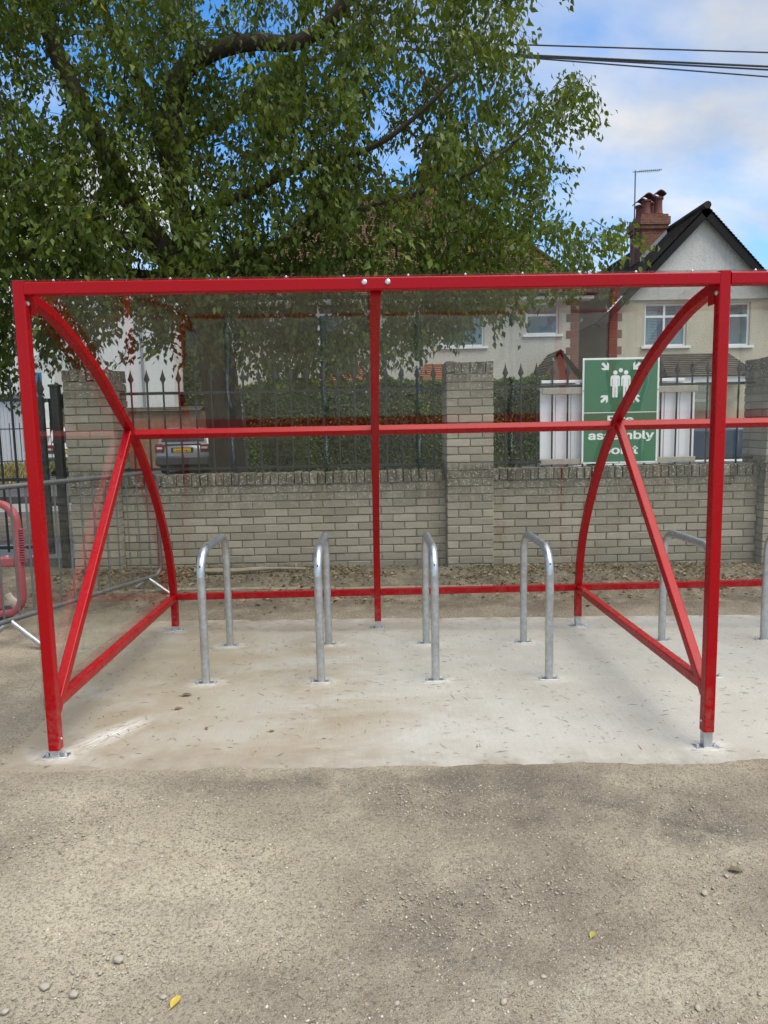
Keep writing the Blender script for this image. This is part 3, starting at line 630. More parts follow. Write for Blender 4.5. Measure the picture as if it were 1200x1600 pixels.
arrow(mid-0.155, SZ1-0.085, 1, -1); arrow(mid+0.150, SZ1-0.085, -1, -1); arrow(mid-0.160, SZ1-0.395, 1, 1); arrow(mid+0.148, SZ1-0.395, -1, 1)
FONT = None
try:
    import os
    FONT = bpy.data.fonts.load(os.path.join(bpy.utils.system_resource('DATAFILES'), 'fonts', 'Inter.woff2'))     # Blender's own interface font
except Exception: FONT = None
def text_mesh(txt, size, x, y, z, name, mat, parent, ry=(R(90), 0, 0), off=0.012, width=None, ext=0.001):
    cu = bpy.data.curves.new('lettering', 'FONT'); cu.body = txt; cu.size = size; cu.align_x = 'CENTER'; cu.offset = off*size; cu.extrude = ext; cu.resolution_u = 3
    if FONT: cu.font = FONT
    ob = bpy.data.objects.new('lettering', cu); COL.objects.link(ob); bpy.context.view_layer.update()
    me = bpy.data.meshes.new_from_object(ob.evaluated_get(bpy.context.evaluated_depsgraph_get())); bpy.data.objects.remove(ob)
    co = [v_.co.x for v_ in me.vertices]; wcur = max(co)-min(co)
    o = bpy.data.objects.new(name, me); COL.objects.link(o); me.materials.append(MAT[mat]); o.parent = parent; o.location = Vector((x, y, z))-(parent.location if parent.parent is None else Vector((0, 0, 0))); o.rotation_euler = ry
    if width: o.scale = (width/wcur, 1, 1)
    return o
text_mesh('Fire', 0.148, mid, SY-0.0035, SZ0+0.393, 'lettering', 'sign_white', t, off=0.022, width=0.265)
text_mesh('assembly', 0.148, mid+0.01, SY-0.0035, SZ0+0.240, 'lettering', 'sign_white', t, off=0.022, width=0.66)
text_mesh('point', 0.148, mid+0.0, SY-0.0035, SZ0+0.095, 'lettering', 'sign_white', t, off=0.022, width=0.36)
for x, z in ((SX0+.012, SZ0+.012), (SX1-.012, SZ0+.012), (SX0+.01, SZ0+.72), (SX1-.01, SZ0+.72), (mid, SZ0+.01)): MB().cyl((x, SY-0.004, z), (x, SY+0.001, z), 0.006, 8).build('screw', 'lead', t)

# ------------------------------------------------------------------ red cycle shelter
SW = 0.05
YF, ZTOP = 3.129, 2.12                 # centre of the front posts, top
ARC = [(3.150, 2.068), (3.27, 2.056), (3.46, 2.012), (3.70, 1.920), (3.97, 1.790), (4.21, 1.628), (4.45, 1.470), (4.69, 1.235), (4.925, 0.930), (5.09, 0.615), (5.165, 0.275), (5.168, 0.055)]
arc2 = [Vector((0, a, b)) for a, b in ARC]; ARCP = bez(arc2, 6)
shel = thing('cycle_shelter', 'red steel cycle shelter with curved clear roof sheets on a concrete slab', 'shelter', (0, 4.1, 0))
def sh_build(mb, name, mat='red', parent=shel, smooth=True): return mb.build(name, mat, parent, smooth, sharp=17 if mat == 'red' else 40)
RED_BOT_F, RED_BOT_R = 0.057, 0.052
def foot(x, y, zb):
    g = slab_z(x); o = sh_build(MB().ranges(x-0.0205, x+0.0205, y-0.0205, y+0.0205, g, zb+0.03, 0.002), 'base_foot', 'galv')
    sh_build(MB().ranges(x-0.056, x+0.056, y-0.024, y+0.024, g-0.002, g+0.004, 0.001), 'base_plate', 'galv', o)
    for s_ in (-1, 1):
        mb = MB().cyl((x+s_*0.040, y, g), (x+s_*0.040, y, g+0.019), 0.0045, 8); mb.cyl((x+s_*0.040, y, g+0.004), (x+s_*0.040, y, g+0.012), 0.0085, 6); sh_build(mb, 'bolt', 'bolt_metal', o)
def bolt(p, d, r=0.011, h=0.008, parent=shel):
    p = Vector(p); d = Vector(d).normalized(); mb = MB().sweep2([p-d*0.002, p+d*h*0.5, p+d*h], [r, r, r*0.55], 10); sh_build(mb, 'bolt', 'bolt_metal', parent)
FRAMES = [-1.5, 1.5, 4.5]; RIBS = [0.0, 3.0]
for x in FRAMES:
    sh_build(MB().sweep([(x, YF, RED_BOT_F), (x, YF, ZTOP+0.004)], shs(SW), (1, 0, 0)), 'front_post')
    foot(x, YF, RED_BOT_F); foot(x, 5.168, RED_BOT_R)
    r_ = sh_build(MB().sweep([p_+Vector((x, 0, 0)) for p_ in ARCP], shs(0.048), (1, 0, 0)), 'curved_rib')
    sh_build(MB().sweep([(x, 4.378, 1.478), (x, 3.148, 0.232)], shs(0.046), (1, 0, 0)), 'brace'); 
    sh_build(MB().sweep([(x, 5.143, 0.268), (x, 3.155, 0.266)], shs(0.047), (1, 0, 0)), 'side_rail')
    bolt((x+0.025, YF, 2.035) if x < 1 else (x-0.025, YF, 2.035), (1 if x < 1 else -1, 0, 0)); bolt((x-0.025 if x > 0 else x+0.025, YF, 0.105), (-1 if x > 0 else 1, 0, 0), 0.006, 0.006)
    sh_build(MB().box((x+(0.028 if x < 1 else -0.028), 3.172, 2.02), (0.006, 0.05, 0.06), None, 0.001), 'bracket')
for x in RIBS:
    sh_build(MB().sweep([p_+Vector((x, 0, 0)) for p_ in ARCP], shs(0.048), (1, 0, 0)), 'curved_rib'); foot(x, 5.168, RED_BOT_R)
    for s_ in (-1, 1): bolt((x+s_*0.0495+0.002, YF-0.025, 2.097), (0, -1, 0), 0.0115, 0.010)
ti = min(range(len(ARCP)), key=lambda i: (ARCP[i]-Vector((0, 4.45, 1.47))).length); tg = (ARCP[ti+1]-ARCP[ti-1]).normalized()
edges = [(-1.5, 0.0), (0.0, 1.5), (1.5, 3.0), (3.0, 4.5)]
for a, b in edges:
    sh_build(MB().sweep([(a+0.0245, 4.45, 1.47), (b-0.0245, 4.45, 1.47)], shs(0.046), tg), 'mid_rail')
    sh_build(MB().sweep([(a+0.0245, 5.165, 0.274), (b-0.0245, 5.165, 0.274)], shs(0.047), (0, 0.03, 1)), 'bottom_rail')
for a, b in ((-1.5, 1.5), (1.5, 4.5)):
    sh_build(MB().sweep([(a+0.0255, YF-0.001, 2.092), (b-0.0255, YF-0.001, 2.092)], shs(0.052), (0, 0, 1)), 'top_beam')
# clear sheets: follow the outer side of the ribs
off = []
for i, p_ in enumerate(ARCP):
    tt = (ARCP[min(i+1, len(ARCP)-1)]-ARCP[max(i-1, 0)]).normalized(); nn = Vector((0, -tt.z, tt.y)); nn = nn if nn.z > 0 or nn.y > 0 else -nn
    off.append((p_, nn))
sheetpts = [(Vector((0, YF-0.022, 2.1235)), Vector((0, 0, 1))), (Vector((0, YF+0.03, 2.1235)), Vector((0, 0.1, 1)).normalized())]
for p_, nn in off[6:]:
    if p_.z > 0.245: sheetpts.append((p_+nn*0.0275, nn))
for a, b in edges:
    a2 = a+(0.003 if a > -1.4 else -0.026); b2 = b-(0.003 if b < 4.4 else -0.026); vs = []; n = len(sheetpts)
    for x in (a2, b2):
        for p_, nn in sheetpts: vs += [p_+Vector((x, 0, 0)), p_+nn*0.004+Vector((x, 0, 0))]
    fs = []
    for i in range(n-1):
        A, B = 2*i, 2*n+2*i; fs += [(A, A+2, B+2, B), (A+1, B+1, B+3, A+3), (A, A+1, A+3, A+2), (B, B+2, B+3, B+1)]
    fs += [(0, 2*n, 2*n+1, 1), (2*n-2, 2*n-1, 4*n-1, 4*n-2)]
    o = MB().add(vs, fs).build('roof_sheet', 'sheet', shel, True)
    k = 0
    for x in np.arange(a+0.14, b-0.05, 0.245): bolt((x, YF+0.0, 2.127), (0, 0, 1), 0.006, 0.006)
# end sheet on the left frame
xe = -1.5-0.0285; poly = [(YF-0.02, 0.245), (YF-0.02, 2.118)]+[(p_.y+nn.y*0.02, p_.z+nn.z*0.02) for p_, nn in off[6:] if p_.z > 0.25 and p_.y > 3.25]+[(5.178, 0.245)]
MB().prism(poly, 0.004, Matrix(((0, 1, 0, xe-0.004), (1, 0, 0, 0), (0, 0, 1, 0), (0, 0, 0, 1)))).build('end_sheet', 'sheet', shel)
for z in (0.5, 0.95, 1.4, 1.8): bolt((xe-0.004, YF, z), (-1, 0, 0), 0.008, 0.005)

# ------------------------------------------------------------------ galvanised hoop stands
def stand_proto():
    t = thing('cycle_stand', 'x', 'cycle stand', (0, 0, 0), 0, 'galvanised hoop cycle stands in the shelter')
    y0, y1, H, rb = 4.0514, 4.773, 0.80, 0.155; ym = (y0+y1)/2; path = [(0, y0-ym, 0.0), (0, y0-ym, 0.3)]
    for k in range(0, 10): a = R(180-k*10); path.append((0, y0-ym+rb+rb*math.cos(a), H-0.024-rb+rb*math.sin(a)))
    for k in range(0, 10): a = R(90-k*10); path.append((0, y1-ym-rb+rb*math.cos(a), H-0.024-rb+rb*math.sin(a)))
    path += [(0, y1-ym, 0.3), (0, y1-ym, 0.0)]
    MB().tube(path, 0.0242, 20).build('hoop', 'galv', t, True, local=True)
    for yy in (y0-ym, y1-ym):
        o = MB().ranges(-0.060, 0.060, yy-0.0255, yy+0.018, -0.002, 0.0035, 0.001).build('base_plate', 'galv', t, local=True)
        for s_ in (-1, 1):
            mb = MB().cyl((s_*0.050, yy, 0.003), (s_*0.050, yy, 0.021), 0.0045, 8); mb.cyl((s_*0.050, yy, 0.0035), (s_*0.050, yy, 0.011), 0.0085, 6); mb.build('bolt', 'bolt_metal', o, local=True)
    for yy, zz, dy in ((y0-ym-0.0085+0.018, H-0.105, -1), (y1-ym-0.012, H-0.095, -1)):
        q = Vector((0, yy-0.026, zz)); MB().cyl(q, q+Vector((0, 0.006, 0.0)), 0.0045, 8).build('vent_hole', 'black_paint', t, local=True)
    return t, ym
st0, ymid = stand_proto()
slabels = ['galvanised hoop cycle stand nearest the left end frame of the shelter', 'galvanised hoop cycle stand seen edge-on, left of the centre rib', 'galvanised hoop cycle stand just right of the centre rib', 'galvanised hoop cycle stand left of the right-hand curved frame', 'galvanised hoop cycle stand half behind the right front post', 'galvanised hoop cycle stand cut by the right edge of the picture']
for i, x in enumerate([-1.0249+0.6753*k for k in range(4)]+[1.972, 2.69]):
    o = st0 if i == 0 else copy_tree(st0); o.location = (x, ymid, slab_z(x)); o['label'] = slabels[i]; o.rotation_euler = (0, 0, jit(.01))

# ------------------------------------------------------------------ crowd barrier and plastic barrier at the left
bdir = Vector((0.377, 0.926, 0)).normalized(); e1 = Vector((-1.935, 6.345, 0)); e0 = e1-bdir*2.3; ang = math.atan2(bdir.y, bdir.x)
t = thing('crowd_barrier', 'grey steel crowd barrier with vertical bars standing left of the shelter', 'barrier', (e0.x, e0.y, 0.045), ang)
zt, zb_, LB, rc = 1.085, 0.165, 2.3, 0.09
path = [(rc, 0, zb_)]
def arcpts(cx, cz, a0, a1): return [(cx+rc*math.cos(R(a0+(a1-a0)*k/6)), 0, cz+rc*math.sin(R(a0+(a1-a0)*k/6))) for k in range(7)]
loop = arcpts(LB-rc, zb_+rc, 270, 360)+arcpts(LB-rc, zt-rc, 0, 90)+arcpts(rc, zt-rc, 90, 180)+arcpts(rc, zb_+rc, 180, 270); loop.append(loop[0])
MB().tube(loop, 0.0185, 12).build('frame', 'steel', t, True, local=True)
bm_ = MB().cyl((0, 0, zb_), (0, 0, zt), 0.0068, 8).mesh('bar', smooth=True); bm_.materials.append(MAT['steel'])
for k in range(17): inst('bar', bm_, (0.13+k*(LB-0.26)/16, 0, 0), t)
for xx in (0.69, LB-0.17):
    for s_ in (-1, 1): MB().tube([(xx, 0, zb_-0.005), (xx-0.0, s_*0.02, zb_-0.02), (xx, s_*0.30, -0.025-0.02*s_)], 0.0165, 10).build('foot', 'galv', t, True, local=True)
# red plastic barrier
t = thing('plastic_barrier', 'faded red plastic pedestrian barrier behind the crowd barrier at the left edge', 'barrier', (-2.62, 5.25, 0.05), R(170))
def rrect(x0, x1, z0, z1, r, n=5):
    P = []
    for cx, cz, a in ((x1-r, z1-r, 0), (x0+r, z1-r, 90), (x0+r, z0+r, 180), (x1-r, z0+r, 270)):
        for k in range(n+1): P.append((cx+r*math.cos(R(a+90*k/n)), 0, cz+r*math.sin(R(a+90*k/n))))
    return P
pr = shs(0.06, 0.05, 0.014)
fr_ = rrect(0.03, 1.95, 0.10, 0.93, 0.14); fr_.append(fr_[0]); MB().sweep(fr_, pr, (0, 1, 0)).build('frame', 'plastic', t, True, local=True)
for x in (0.20, 0.56, 0.92, 1.28, 1.64): MB().ranges(x, x+0.07, -0.02, 0.02, 0.13, 0.91, 0.01).build('upright', 'plastic', t, local=True)
MB().ranges(0.05, 1.93, -0.022, 0.022, 0.46, 0.53, 0.01).build('cross_bar', 'plastic', t, local=True)
for x in (0.29, 0.65, 1.01, 1.37): MB().ranges(x, x+0.25, -0.014, 0.014, 0.55, 0.88, 0.008).build('panel', 'plastic', t, local=True)
for k in range(14): MB().ranges(-0.022, 0.004, -0.02, 0.02, 0.50+k*0.018, 0.509+k*0.018).build('hinge_tooth', 'plastic', t, local=True)
for z in (0.43, 0.145): MB().sweep(bez([(0.05, -0.03, z), (0.09, -0.035, z+0.015), (0.15, -0.035, z+0.06), (0.17, -0.03, z+0.10)], 4), shs(0.022, 0.05, 0.008), (0, 1, 0)).build('worn_corner', 'pale_plastic', t, True, local=True)
for x in (0.35, 1.6): MB().ranges(x-0.06, x+0.06, -0.25, 0.25, -0.02, 0.10, 0.02).build('foot', 'rubber', t, local=True)

# ------------------------------------------------------------------ houses
def wall_holes(mb, x0, x1, z0, z1, y, holes, depth=0.18):
    """front wall plane at Y=y facing -Y with window openings and reveals"""
    X = sorted({x0, x1, *[h[0] for h in holes], *[h[1] for h in holes]}); Z = sorted({z0, z1, *[h[2] for h in holes], *[h[3] for h in holes]})
    for i in range(len(X)-1):
        for j in range(len(Z)-1):
            cx, cz = (X[i]+X[i+1])/2, (Z[j]+Z[j+1])/2
            if any(h[0] < cx < h[1] and h[2] < cz < h[3] for h in holes): continue
            mb.add([(X[i], y, Z[j]), (X[i+1], y, Z[j]), (X[i+1], y, Z[j+1]), (X[i], y, Z[j+1])], [(0, 1, 2, 3)])
    for a, b, c_, d in holes:
        mb.add([(a, y, c_), (b, y, c_), (b, y, d), (a, y, d), (a, y+depth, c_), (b, y+depth, c_), (b, y+depth, d), (a, y+depth, d)], [(0, 4, 5, 1), (1, 5, 6, 2), (2, 6, 7, 3), (3, 7, 4, 0)])
def window(par, x0, x1, z0, z1, y, mull=(), trans=None, blind=None, curtain=False):
    """white frame with mullions, panes behind, sill and something in the room"""
    f = 0.055; yy = y+0.07; mb = MB()
    for a, b, c_, d in ((x0, x0+f, z0, z1), (x1-f, x1, z0, z1), (x0+f, x1-f, z0, z0+f), (x0+f, x1-f, z1-f, z1)): mb.ranges(a, b, yy, yy+0.06, c_, d)
    xs_ = [x0]+[x0+(x1-x0)*q_ for q_ in mull]+[x1]
    for q_ in xs_[1:-1]: mb.ranges(q_-0.03, q_+0.03, yy+0.002, yy+0.058, z0+f, z1-f)
    if trans:
        zt_ = z0+(z1-z0)*trans
        for a, b in zip(xs_[:-1], xs_[1:]): mb.ranges(a+0.056 if a == x0 else a+0.031, b-0.056 if b == x1 else b-0.031, yy+0.004, yy+0.056, zt_-0.03, zt_+0.03)
    w = mb.build('window', 'pvc_white', par)
    zs = [z0, z0+(z1-z0)*trans, z1] if trans else [z0, z1]
    for a, b in zip(xs_[:-1], xs_[1:]):
        for c_, d in zip(zs[:-1], zs[1:]): MB().ranges(a+0.03, b-0.03, yy+0.025, yy+0.033, c_+0.03, d-0.03).build('pane', 'glass', w)
    MB().ranges(x0-0.10, x1+0.10, y-0.07, y+0.07, z0-0.065, z0-0.002).build('sill', 'pvc_white', w)
    mb = MB(); mb.ranges(x0-0.2, x1+0.2, y+1.4, y+1.45, z0-0.3, z1+0.3); mb.ranges(x0-0.2, x0-0.15, y+0.2, y+1.4, z0-0.3, z1+0.3); mb.ranges(x1+0.15, x1+0.2, y+0.2, y+1.4, z0-0.3, z1+0.3); mb.ranges(x0-0.2, x1+0.2, y+0.2, y+1.4, z1+0.2, z1+0.25); mb.build('room', 'room_dark', w)
    if blind:
        mb = MB(); z = z1-0.06
        while z > z0+0.06:
            for a, b in blind: mb.box(((x0+(x1-x0)*(a+b)/2), yy+0.13, z), ((x1-x0)*(b-a), 0.034, 0.004), Matrix.Rotation(R(50), 3, 'X'))
            z -= 0.042
        mb.build('blind', 'blind', w)
    if curtain:
        mb = MB()
        for a, b in ((x0, x0+(x1-x0)*0.2), (x1-(x1-x0)*0.2, x1)):
            n = 14; pts = [(a+(b-a)*k/n, yy+0.17+0.025*math.sin(k*2.2)) for k in range(n+1)]; mb.add([(px, py, z0) for px, py in pts]+[(px, py, z1) for px, py in pts], [(k, k+1, n+2+k, n+1+k) for k in range(n)])
        mb.build('curtain', 'curtain', w)
    return w
def roof_plane(mb, uvs, a, b, c_, d, th=0.025, gauge=0.1):
    """stepped tile courses on quad a,b (eave) -> d,c (ridge)"""
    a, b, c_, d = map(Vector, (a, b, c_, d)); n = max(2, int(((d-a).length+(c_-b).length)/2/gauge)); nn = (b-a).cross(d-a).normalized()
    if nn.z < 0: nn = -nn
    u0 = random.random(); ex = (b-a).normalized()
    for k in range(n):
        f0, f1 = k/n, (k+1.15)/n
        p0, p1 = a.lerp(d, f0), b.lerp(c_, f0); p2, p3 = b.lerp(c_, min(1, f1)), a.lerp(d, min(1, f1))
        lo = nn*th; vs = [p0+lo, p1+lo, p2, p3, p0-nn*0.004, p1-nn*0.004]; mb.add(vs, [(0, 1, 2, 3), (0, 4, 5, 1)])
        sh_ = (k % 2)*0.0825
        for f_, ids in ((0, (0, 1, 2, 3)), (1, (0, 4, 5, 1))):
            for i in ids: q_ = vs[i]; uvs.append(((q_-a).dot(ex)+u0, (k+(0.02 if i in (0, 1, 4, 5) else 0.98))*0.1))
def build_roof(name, quads, mat, parent, gauge=0.1):
    mb = MB(); uvs = []
    for q_ in quads: roof_plane(mb, uvs, *q_, gauge=gauge)
    off = Vector((0, 0, 0)); r_ = parent
    while r_ is not None: off = off+r_.location; r_ = r_.parent
    me = mb.mesh(name, off, normals=False); uv = me.uv_layers.new(name='UVMap')
    for i, q_ in enumerate(uvs): uv.data[i].uv = q_
    me.materials.append(MAT[mat]); o = bpy.data.objects.new(name, me); COL.objects.link(o); o.parent = parent; return o
def quoins(par, x, y, z0, z1, sgn, n_h=0.225):
    """toothed brick corner: alternating long and short blocks; sgn = direction into the front wall"""
    z = z0; k = 0
    while z < z1-0.05:
        w = 0.36 if k % 2 else 0.24; h = min(n_h, z1-z)-0.008
        MB().ranges(min(x, x+sgn*w), max(x, x+sgn*w), y-0.014, y+0.25, z, z+h, 0.006).build('quoin', 'quoin', par); z += n_h; k += 1
def chimney(par, x0, x1, y0, y1, z0, z1, pots, mat='red_brick'):
    c = MB().ranges(x0, x1, y0, y1, z0, z1-0.42).ranges(x0-0.05, x1+0.05, y0-0.05, y1+0.05, z1-0.42, z1-0.30).ranges(x0-0.09, x1+0.09, y0-0.09, y1+0.09, z1-0.30, z1-0.08).ranges(x0-0.04, x1+0.04, y0-0.04, y1+0.04, z1-0.08, z1).build('chimney', mat, par)
    for px, py, ph in pots:
        mb = MB(); pr_ = [(0.0, .15), (.05, .155), (.08, .13), (ph*.55, .115), (ph*.85, .12), (ph*.87, .15), (ph*.95, .15), (ph, .12)]
        mb.sweep2([(px, py, z1+a) for a, b in pr_], [b for a, b in pr_], 14); po = mb.build('chimney_pot', 'terracotta', c, True)
        n = 8; pts = [(px-0.17+0.34*k/n, py-0.0, z1+ph+0.03+0.11*math.sin(PI*k/n)) for k in range(n+1)]
        mb2 = MB().add([(a, py-0.19, cc) for a, _, cc in pts]+[(a, py+0.19, cc) for a, _, cc in pts]+[(a, py-0.19, cc+0.03) for a, _, cc in pts]+[(a, py+0.19, cc+0.03) for a, _, cc in pts], [(k, k+1, n+2+k, n+1+k) for k in range(n)]+[(2*n+2+k, 3*n+3+k, 3*n+4+k, 2*n+3+k) for k in range(n)]+[(k, 2*n+2+k, 2*n+3+k, k+1) for k in range(n)]+[(n+1+k, n+2+k, 3*n+4+k, 3*n+3+k) for k in range(n)])
        mb2.build('cowl', 'terracotta', c)
    return c
# ---- house A: hipped brown tiled roof, off-white pebbledash, behind the tree
YA = 20.0; AX0, AX1, AE = -3.9, 5.86, 5.12
hA = thing('pebbledash_house', 'off-white pebbledash house with brown hipped tile roof behind the big tree', 'house', ((AX0+AX1)/2, YA+4, 0))
winA = [(4.40, 5.31, 3.95, 4.81), (2.07, 3.24, 3.66, 4.90), (-2.05, -0.6, 3.65, 4.95), (1.3, 2.6, 0.9, 2.3), (-1.4, 0.3, 0.9, 2.3)]
mb = MB(); wall_holes(mb, AX0, AX1, 0, AE, YA, winA); mb.add([(AX0, YA, 0), (AX0, YA+8, 0), (AX0, YA+8, AE), (AX0, YA, AE)], [(0, 1, 2, 3)]); mb.add([(AX1, YA, 0), (AX1, YA, AE), (AX1, YA+8, AE), (AX1, YA+8, 0)], [(0, 1, 2, 3)]); mb.add([(AX0, YA+8, 0), (AX1, YA+8, 0), (AX1, YA+8, AE), (AX0, YA+8, AE)], [(0, 1, 2, 3)])
mb.build('wall', 'render_offwhite', hA)
window(hA, *winA[0], YA, (), 0.62); window(hA, *winA[1], YA, (0.5,), 0.72, None, True); window(hA, *winA[2], YA, (0.5,), 0.72, None, True); window(hA, *winA[3], YA, (0.5,), 0.7); window(hA, *winA[4], YA, (0.5,), 0.7)
quoins(hA, AX1+0.012, YA, 0.0, AE-0.02, -1)
ov = 0.35; e0_, e1_ = AX0-ov, AX1+ov; ya, yb2 = YA-ov, YA+8+ov; zr = 8.85; rx0, rx1, ry = -1.0, 3.1, YA+4; ez = AE-0.12
build_roof('roof', [((e0_, ya, ez), (e1_, ya, ez), (rx1, ry, zr), (rx0, ry, zr)), ((e1_, ya, ez), (e1_, yb2, ez), (rx1, ry, zr), (rx1, ry, zr)), ((e1_, yb2, ez), (e0_, yb2, ez), (rx0, ry, zr), (rx1, ry, zr)), ((e0_, yb2, ez), (e0_, ya, ez), (rx0, ry, zr), (rx0, ry, zr))], 'tile_brown', hA)
MB().tube([(rx0-.1, ry, zr+.02), (rx1+.1, ry, zr+.02)], 0.10, 10).build('ridge', 'tile_brown', hA)
for a, b in (((rx1, ry, zr), (e1_, ya, ez)), ((rx0, ry, zr), (e0_, ya, ez))): MB().tube([Vector(a)+Vector((0, 0, .02)), Vector(b)+Vector((0, 0, .02))], 0.08, 8).build('hip_ridge', 'tile_brown', hA)
MB().ranges(e0_+.05, e1_-.05, ya-0.02, ya+0.0, ez-0.16, ez-0.005).build('fascia', 'pvc_white', hA); MB().ranges(e0_+.05, e1_-.05, ya+0.002, YA+.05, ez-0.155, ez-0.13).build('soffit', 'pvc_white', hA)
MB().tube([(e0_, ya-0.06, ez-0.03), (e1_, ya-0.06, ez-0.03)], 0.055, 10).build('gutter', 'black_paint', hA)
chimney(hA, 1.83, 2.53, 23.65, 24.35, 8.2, 9.75, [(2.02, 24.0, 0.5), (2.35, 24.0, 0.5)])
for x0, x1, z0, z1 in ((-1.45, 0.15, 2.68, 3.23), (1.25, 2.75, 2.65, 3.2)):
    p_ = build_roof('bay_roof', [((x0, YA-0.9, z0), (x1, YA-0.9, z0), (x1-0.35, YA-0.02, z1), (x0+0.35, YA-0.02, z1)), ((x1, YA-0.9, z0), (x1, YA-.02, z0), (x1-0.35, YA-0.02, z1), (x1-0.35, YA-.02, z1)), ((x0, YA-.02, z0), (x0, YA-0.9, z0), (x0+0.35, YA-.02, z1), (x0+.35, YA-.02, z1))], 'tile_red', hA)
    MB().ranges(x0+0.08, x1-0.08, YA-0.8, YA-0.01, 2.3, z0-0.02).build('bay_fascia', 'pvc_white', hA); MB().ranges(x0+0.08, x1-0.08, YA-0.8, YA-0.01, 0, 0.9).build('bay_base', 'render_offwhite', hA)
# gabled porch
px0, px1, pz0, pz1 = 4.46, 5.63, 2.60, 3.42; pm = (px0+px1)/2
build_roof('porch_roof', [((px0-.1, YA-0.02, pz0), (px0-.1, YA-1.2, pz0), (pm, YA-1.2, pz1), (pm, YA-0.02, pz1)), ((px1+.1, YA-1.2, pz0), (px1+.1, YA-.02, pz0), (pm, YA-.02, pz1), (pm, YA-1.2, pz1))], 'tile_grey', hA)
MB().prism([(px0+.05, pz0), (px1-.05, pz0), (pm, pz1-.12)], 0.05, Matrix.Translation((0, YA-1.12, 0))).build('porch_gable', 'quoin', hA)
for x in (px0+.1, px1-.1): MB().ranges(x-.05, x+.05, YA-1.13, YA-1.03, 0, pz0).build('porch_post', 'pvc_white', hA)
# ---- house B: white gable over cream pebbledash
YB = 20.0; BX_0, BX_1, BM, BE, BA = 6.72, 11.68, 9.2, 4.82, 7.16
hB = thing('gabled_house', 'cream pebbledash house with white gable, black bargeboards and red chimney', 'house', (BM, YB+4, 0))
winB = [(7.70, 8.88, 3.58, 4.74), (10.06, 10.66, 3.56, 4.74), (8.45, 9.62, 1.0, 2.52)]
mb = MB(); wall_holes(mb, BX_0+.25, BX_1-.25, 0, BE, YB, winB); wall_holes(mb, BX_0, BX_0+.25, 0, BE-.26, YB, []); wall_holes(mb, BX_1-.25, BX_1, 0, BE-.26, YB, []); mb.build('front_wall', 'render_cream', hB)
MB().add([(BX_0, YB, 0), (BX_0, YB+8, 0), (BX_0, YB+8, BE-.26), (BX_0, YB, BE-.26)], [(0, 1, 2, 3)]).build('side_wall', 'render_shaded', hB); MB().add([(BX_1, YB, 0), (BX_1, YB, BE-.26), (BX_1, YB+8, BE-.26), (BX_1, YB+8, 0)], [(0, 1, 2, 3)]).build('side_wall', 'render_shaded', hB)  # shade on the flank is put into the darker render colour
sl = 1.03
MB().prism([(BM-(BA-.03-BE)/sl, BE+.004), (BM+(BA-.03-BE)/sl, BE+.004), (BM, BA-0.03)], 0.12, Matrix.Translation((0, YB-0.06, 0))).build('gable', 'render_white', hB)
window(hB, *winB[0], YB, (0.48,), 0.70, [(0.02, 0.36), (0.52, 0.98)], True); window(hB, *winB[1], YB, (), 0.70, None, True); window(hB, *winB[2], YB, (0.5,), 0.7)
quoins(hB, BX_0-0.012, YB, 0.0, BE-0.30, 1)
xe0, xe1 = BX_0-0.45, BX_1+0.45; ze = BA+0.06-sl*(BM-xe0); yr0 = YB-0.32
build_roof('roof', [((xe0, YB+8.3, ze), (xe0, yr0, ze), (BM, yr0, BA+.06), (BM, YB+8.3, BA+.06)), ((xe1, yr0, ze), (xe1, YB+8.3, ze), (BM, YB+8.3, BA+.06), (BM, yr0, BA+.06))], 'tile_grey', hB)
for s_ in (-1, 1):
    a = Vector((BM, yr0+0.03, BA+0.02)); b = Vector((xe0 if s_ < 0 else xe1, yr0+0.03, ze-0.03)); d_ = (b-a).normalized(); n_ = Vector((-d_.z, 0, d_.x)); n_ = n_ if n_.z > 0 else -n_
    vs = [a, b, b-n_*0.19, a-n_*0.19]; MB().add(vs+[q_+Vector((0, 0.035, 0)) for q_ in vs], [(0, 1, 2, 3), (7, 6, 5, 4), (0, 4, 5, 1), (3, 2, 6, 7), (0, 3, 7, 4), (1, 5, 6, 2)]).build('bargeboard', 'black_paint', hB)
    vs = [a-n_*.01, b-n_*.01]; MB().add([vs[0]+Vector((0, .037, -.03)), vs[1]+Vector((0, .037, -.03)), vs[1]+Vector((0, .27, -.03)), vs[0]+Vector((0, .27, -.03))], [(0, 1, 2, 3)]).build('soffit', 'black_paint', hB)
    xx = BM+s_*1.55; zz = BA-1.55*sl; MB().ranges(xx-.09, xx+.09, YB-0.26, YB-0.061, zz-0.26, zz-0.10).build('purlin_end', 'black_paint', hB)
MB().tube([(BM, yr0-.02, BA+.08), (BM, YB+8.3, BA+.08)], 0.10, 10).build('ridge', 'tile_grey', hB)
chimney(hB, 8.30, 9.02, 21.9, 22.9, 5.7, 7.64, [(8.48, 22.1, 0.46), (8.48, 22.62, 0.46), (8.84, 22.1, 0.54), (8.84, 22.62, 0.54)])
MB().add([(8.24, 21.86, 6.25), (9.03, 21.86, 7.06), (9.03, 21.88, 7.20), (8.24, 21.88, 6.40)], [(0, 1, 2, 3)]).build('flashing', 'lead', hB)
q0, q1, qz0, qz1 = 7.95, 10.45, 2.68, 3.36
build_roof('porch_roof', [((q0, YB-1.0, qz0), (q1, YB-1.0, qz0), (q1-.42, YB-.02, qz1), (q0+.15, YB-.02, qz1)), ((q1, YB-1, qz0), (q1, YB-.02, qz0), (q1-.42, YB-.02, qz1), (q1-.42, YB-.02, qz1)), ((q0, YB-.02, qz0), (q0, YB-1, qz0), (q0+.15, YB-.02, qz1), (q0+.15, YB-.02, qz1))], 'tile_grey', hB)
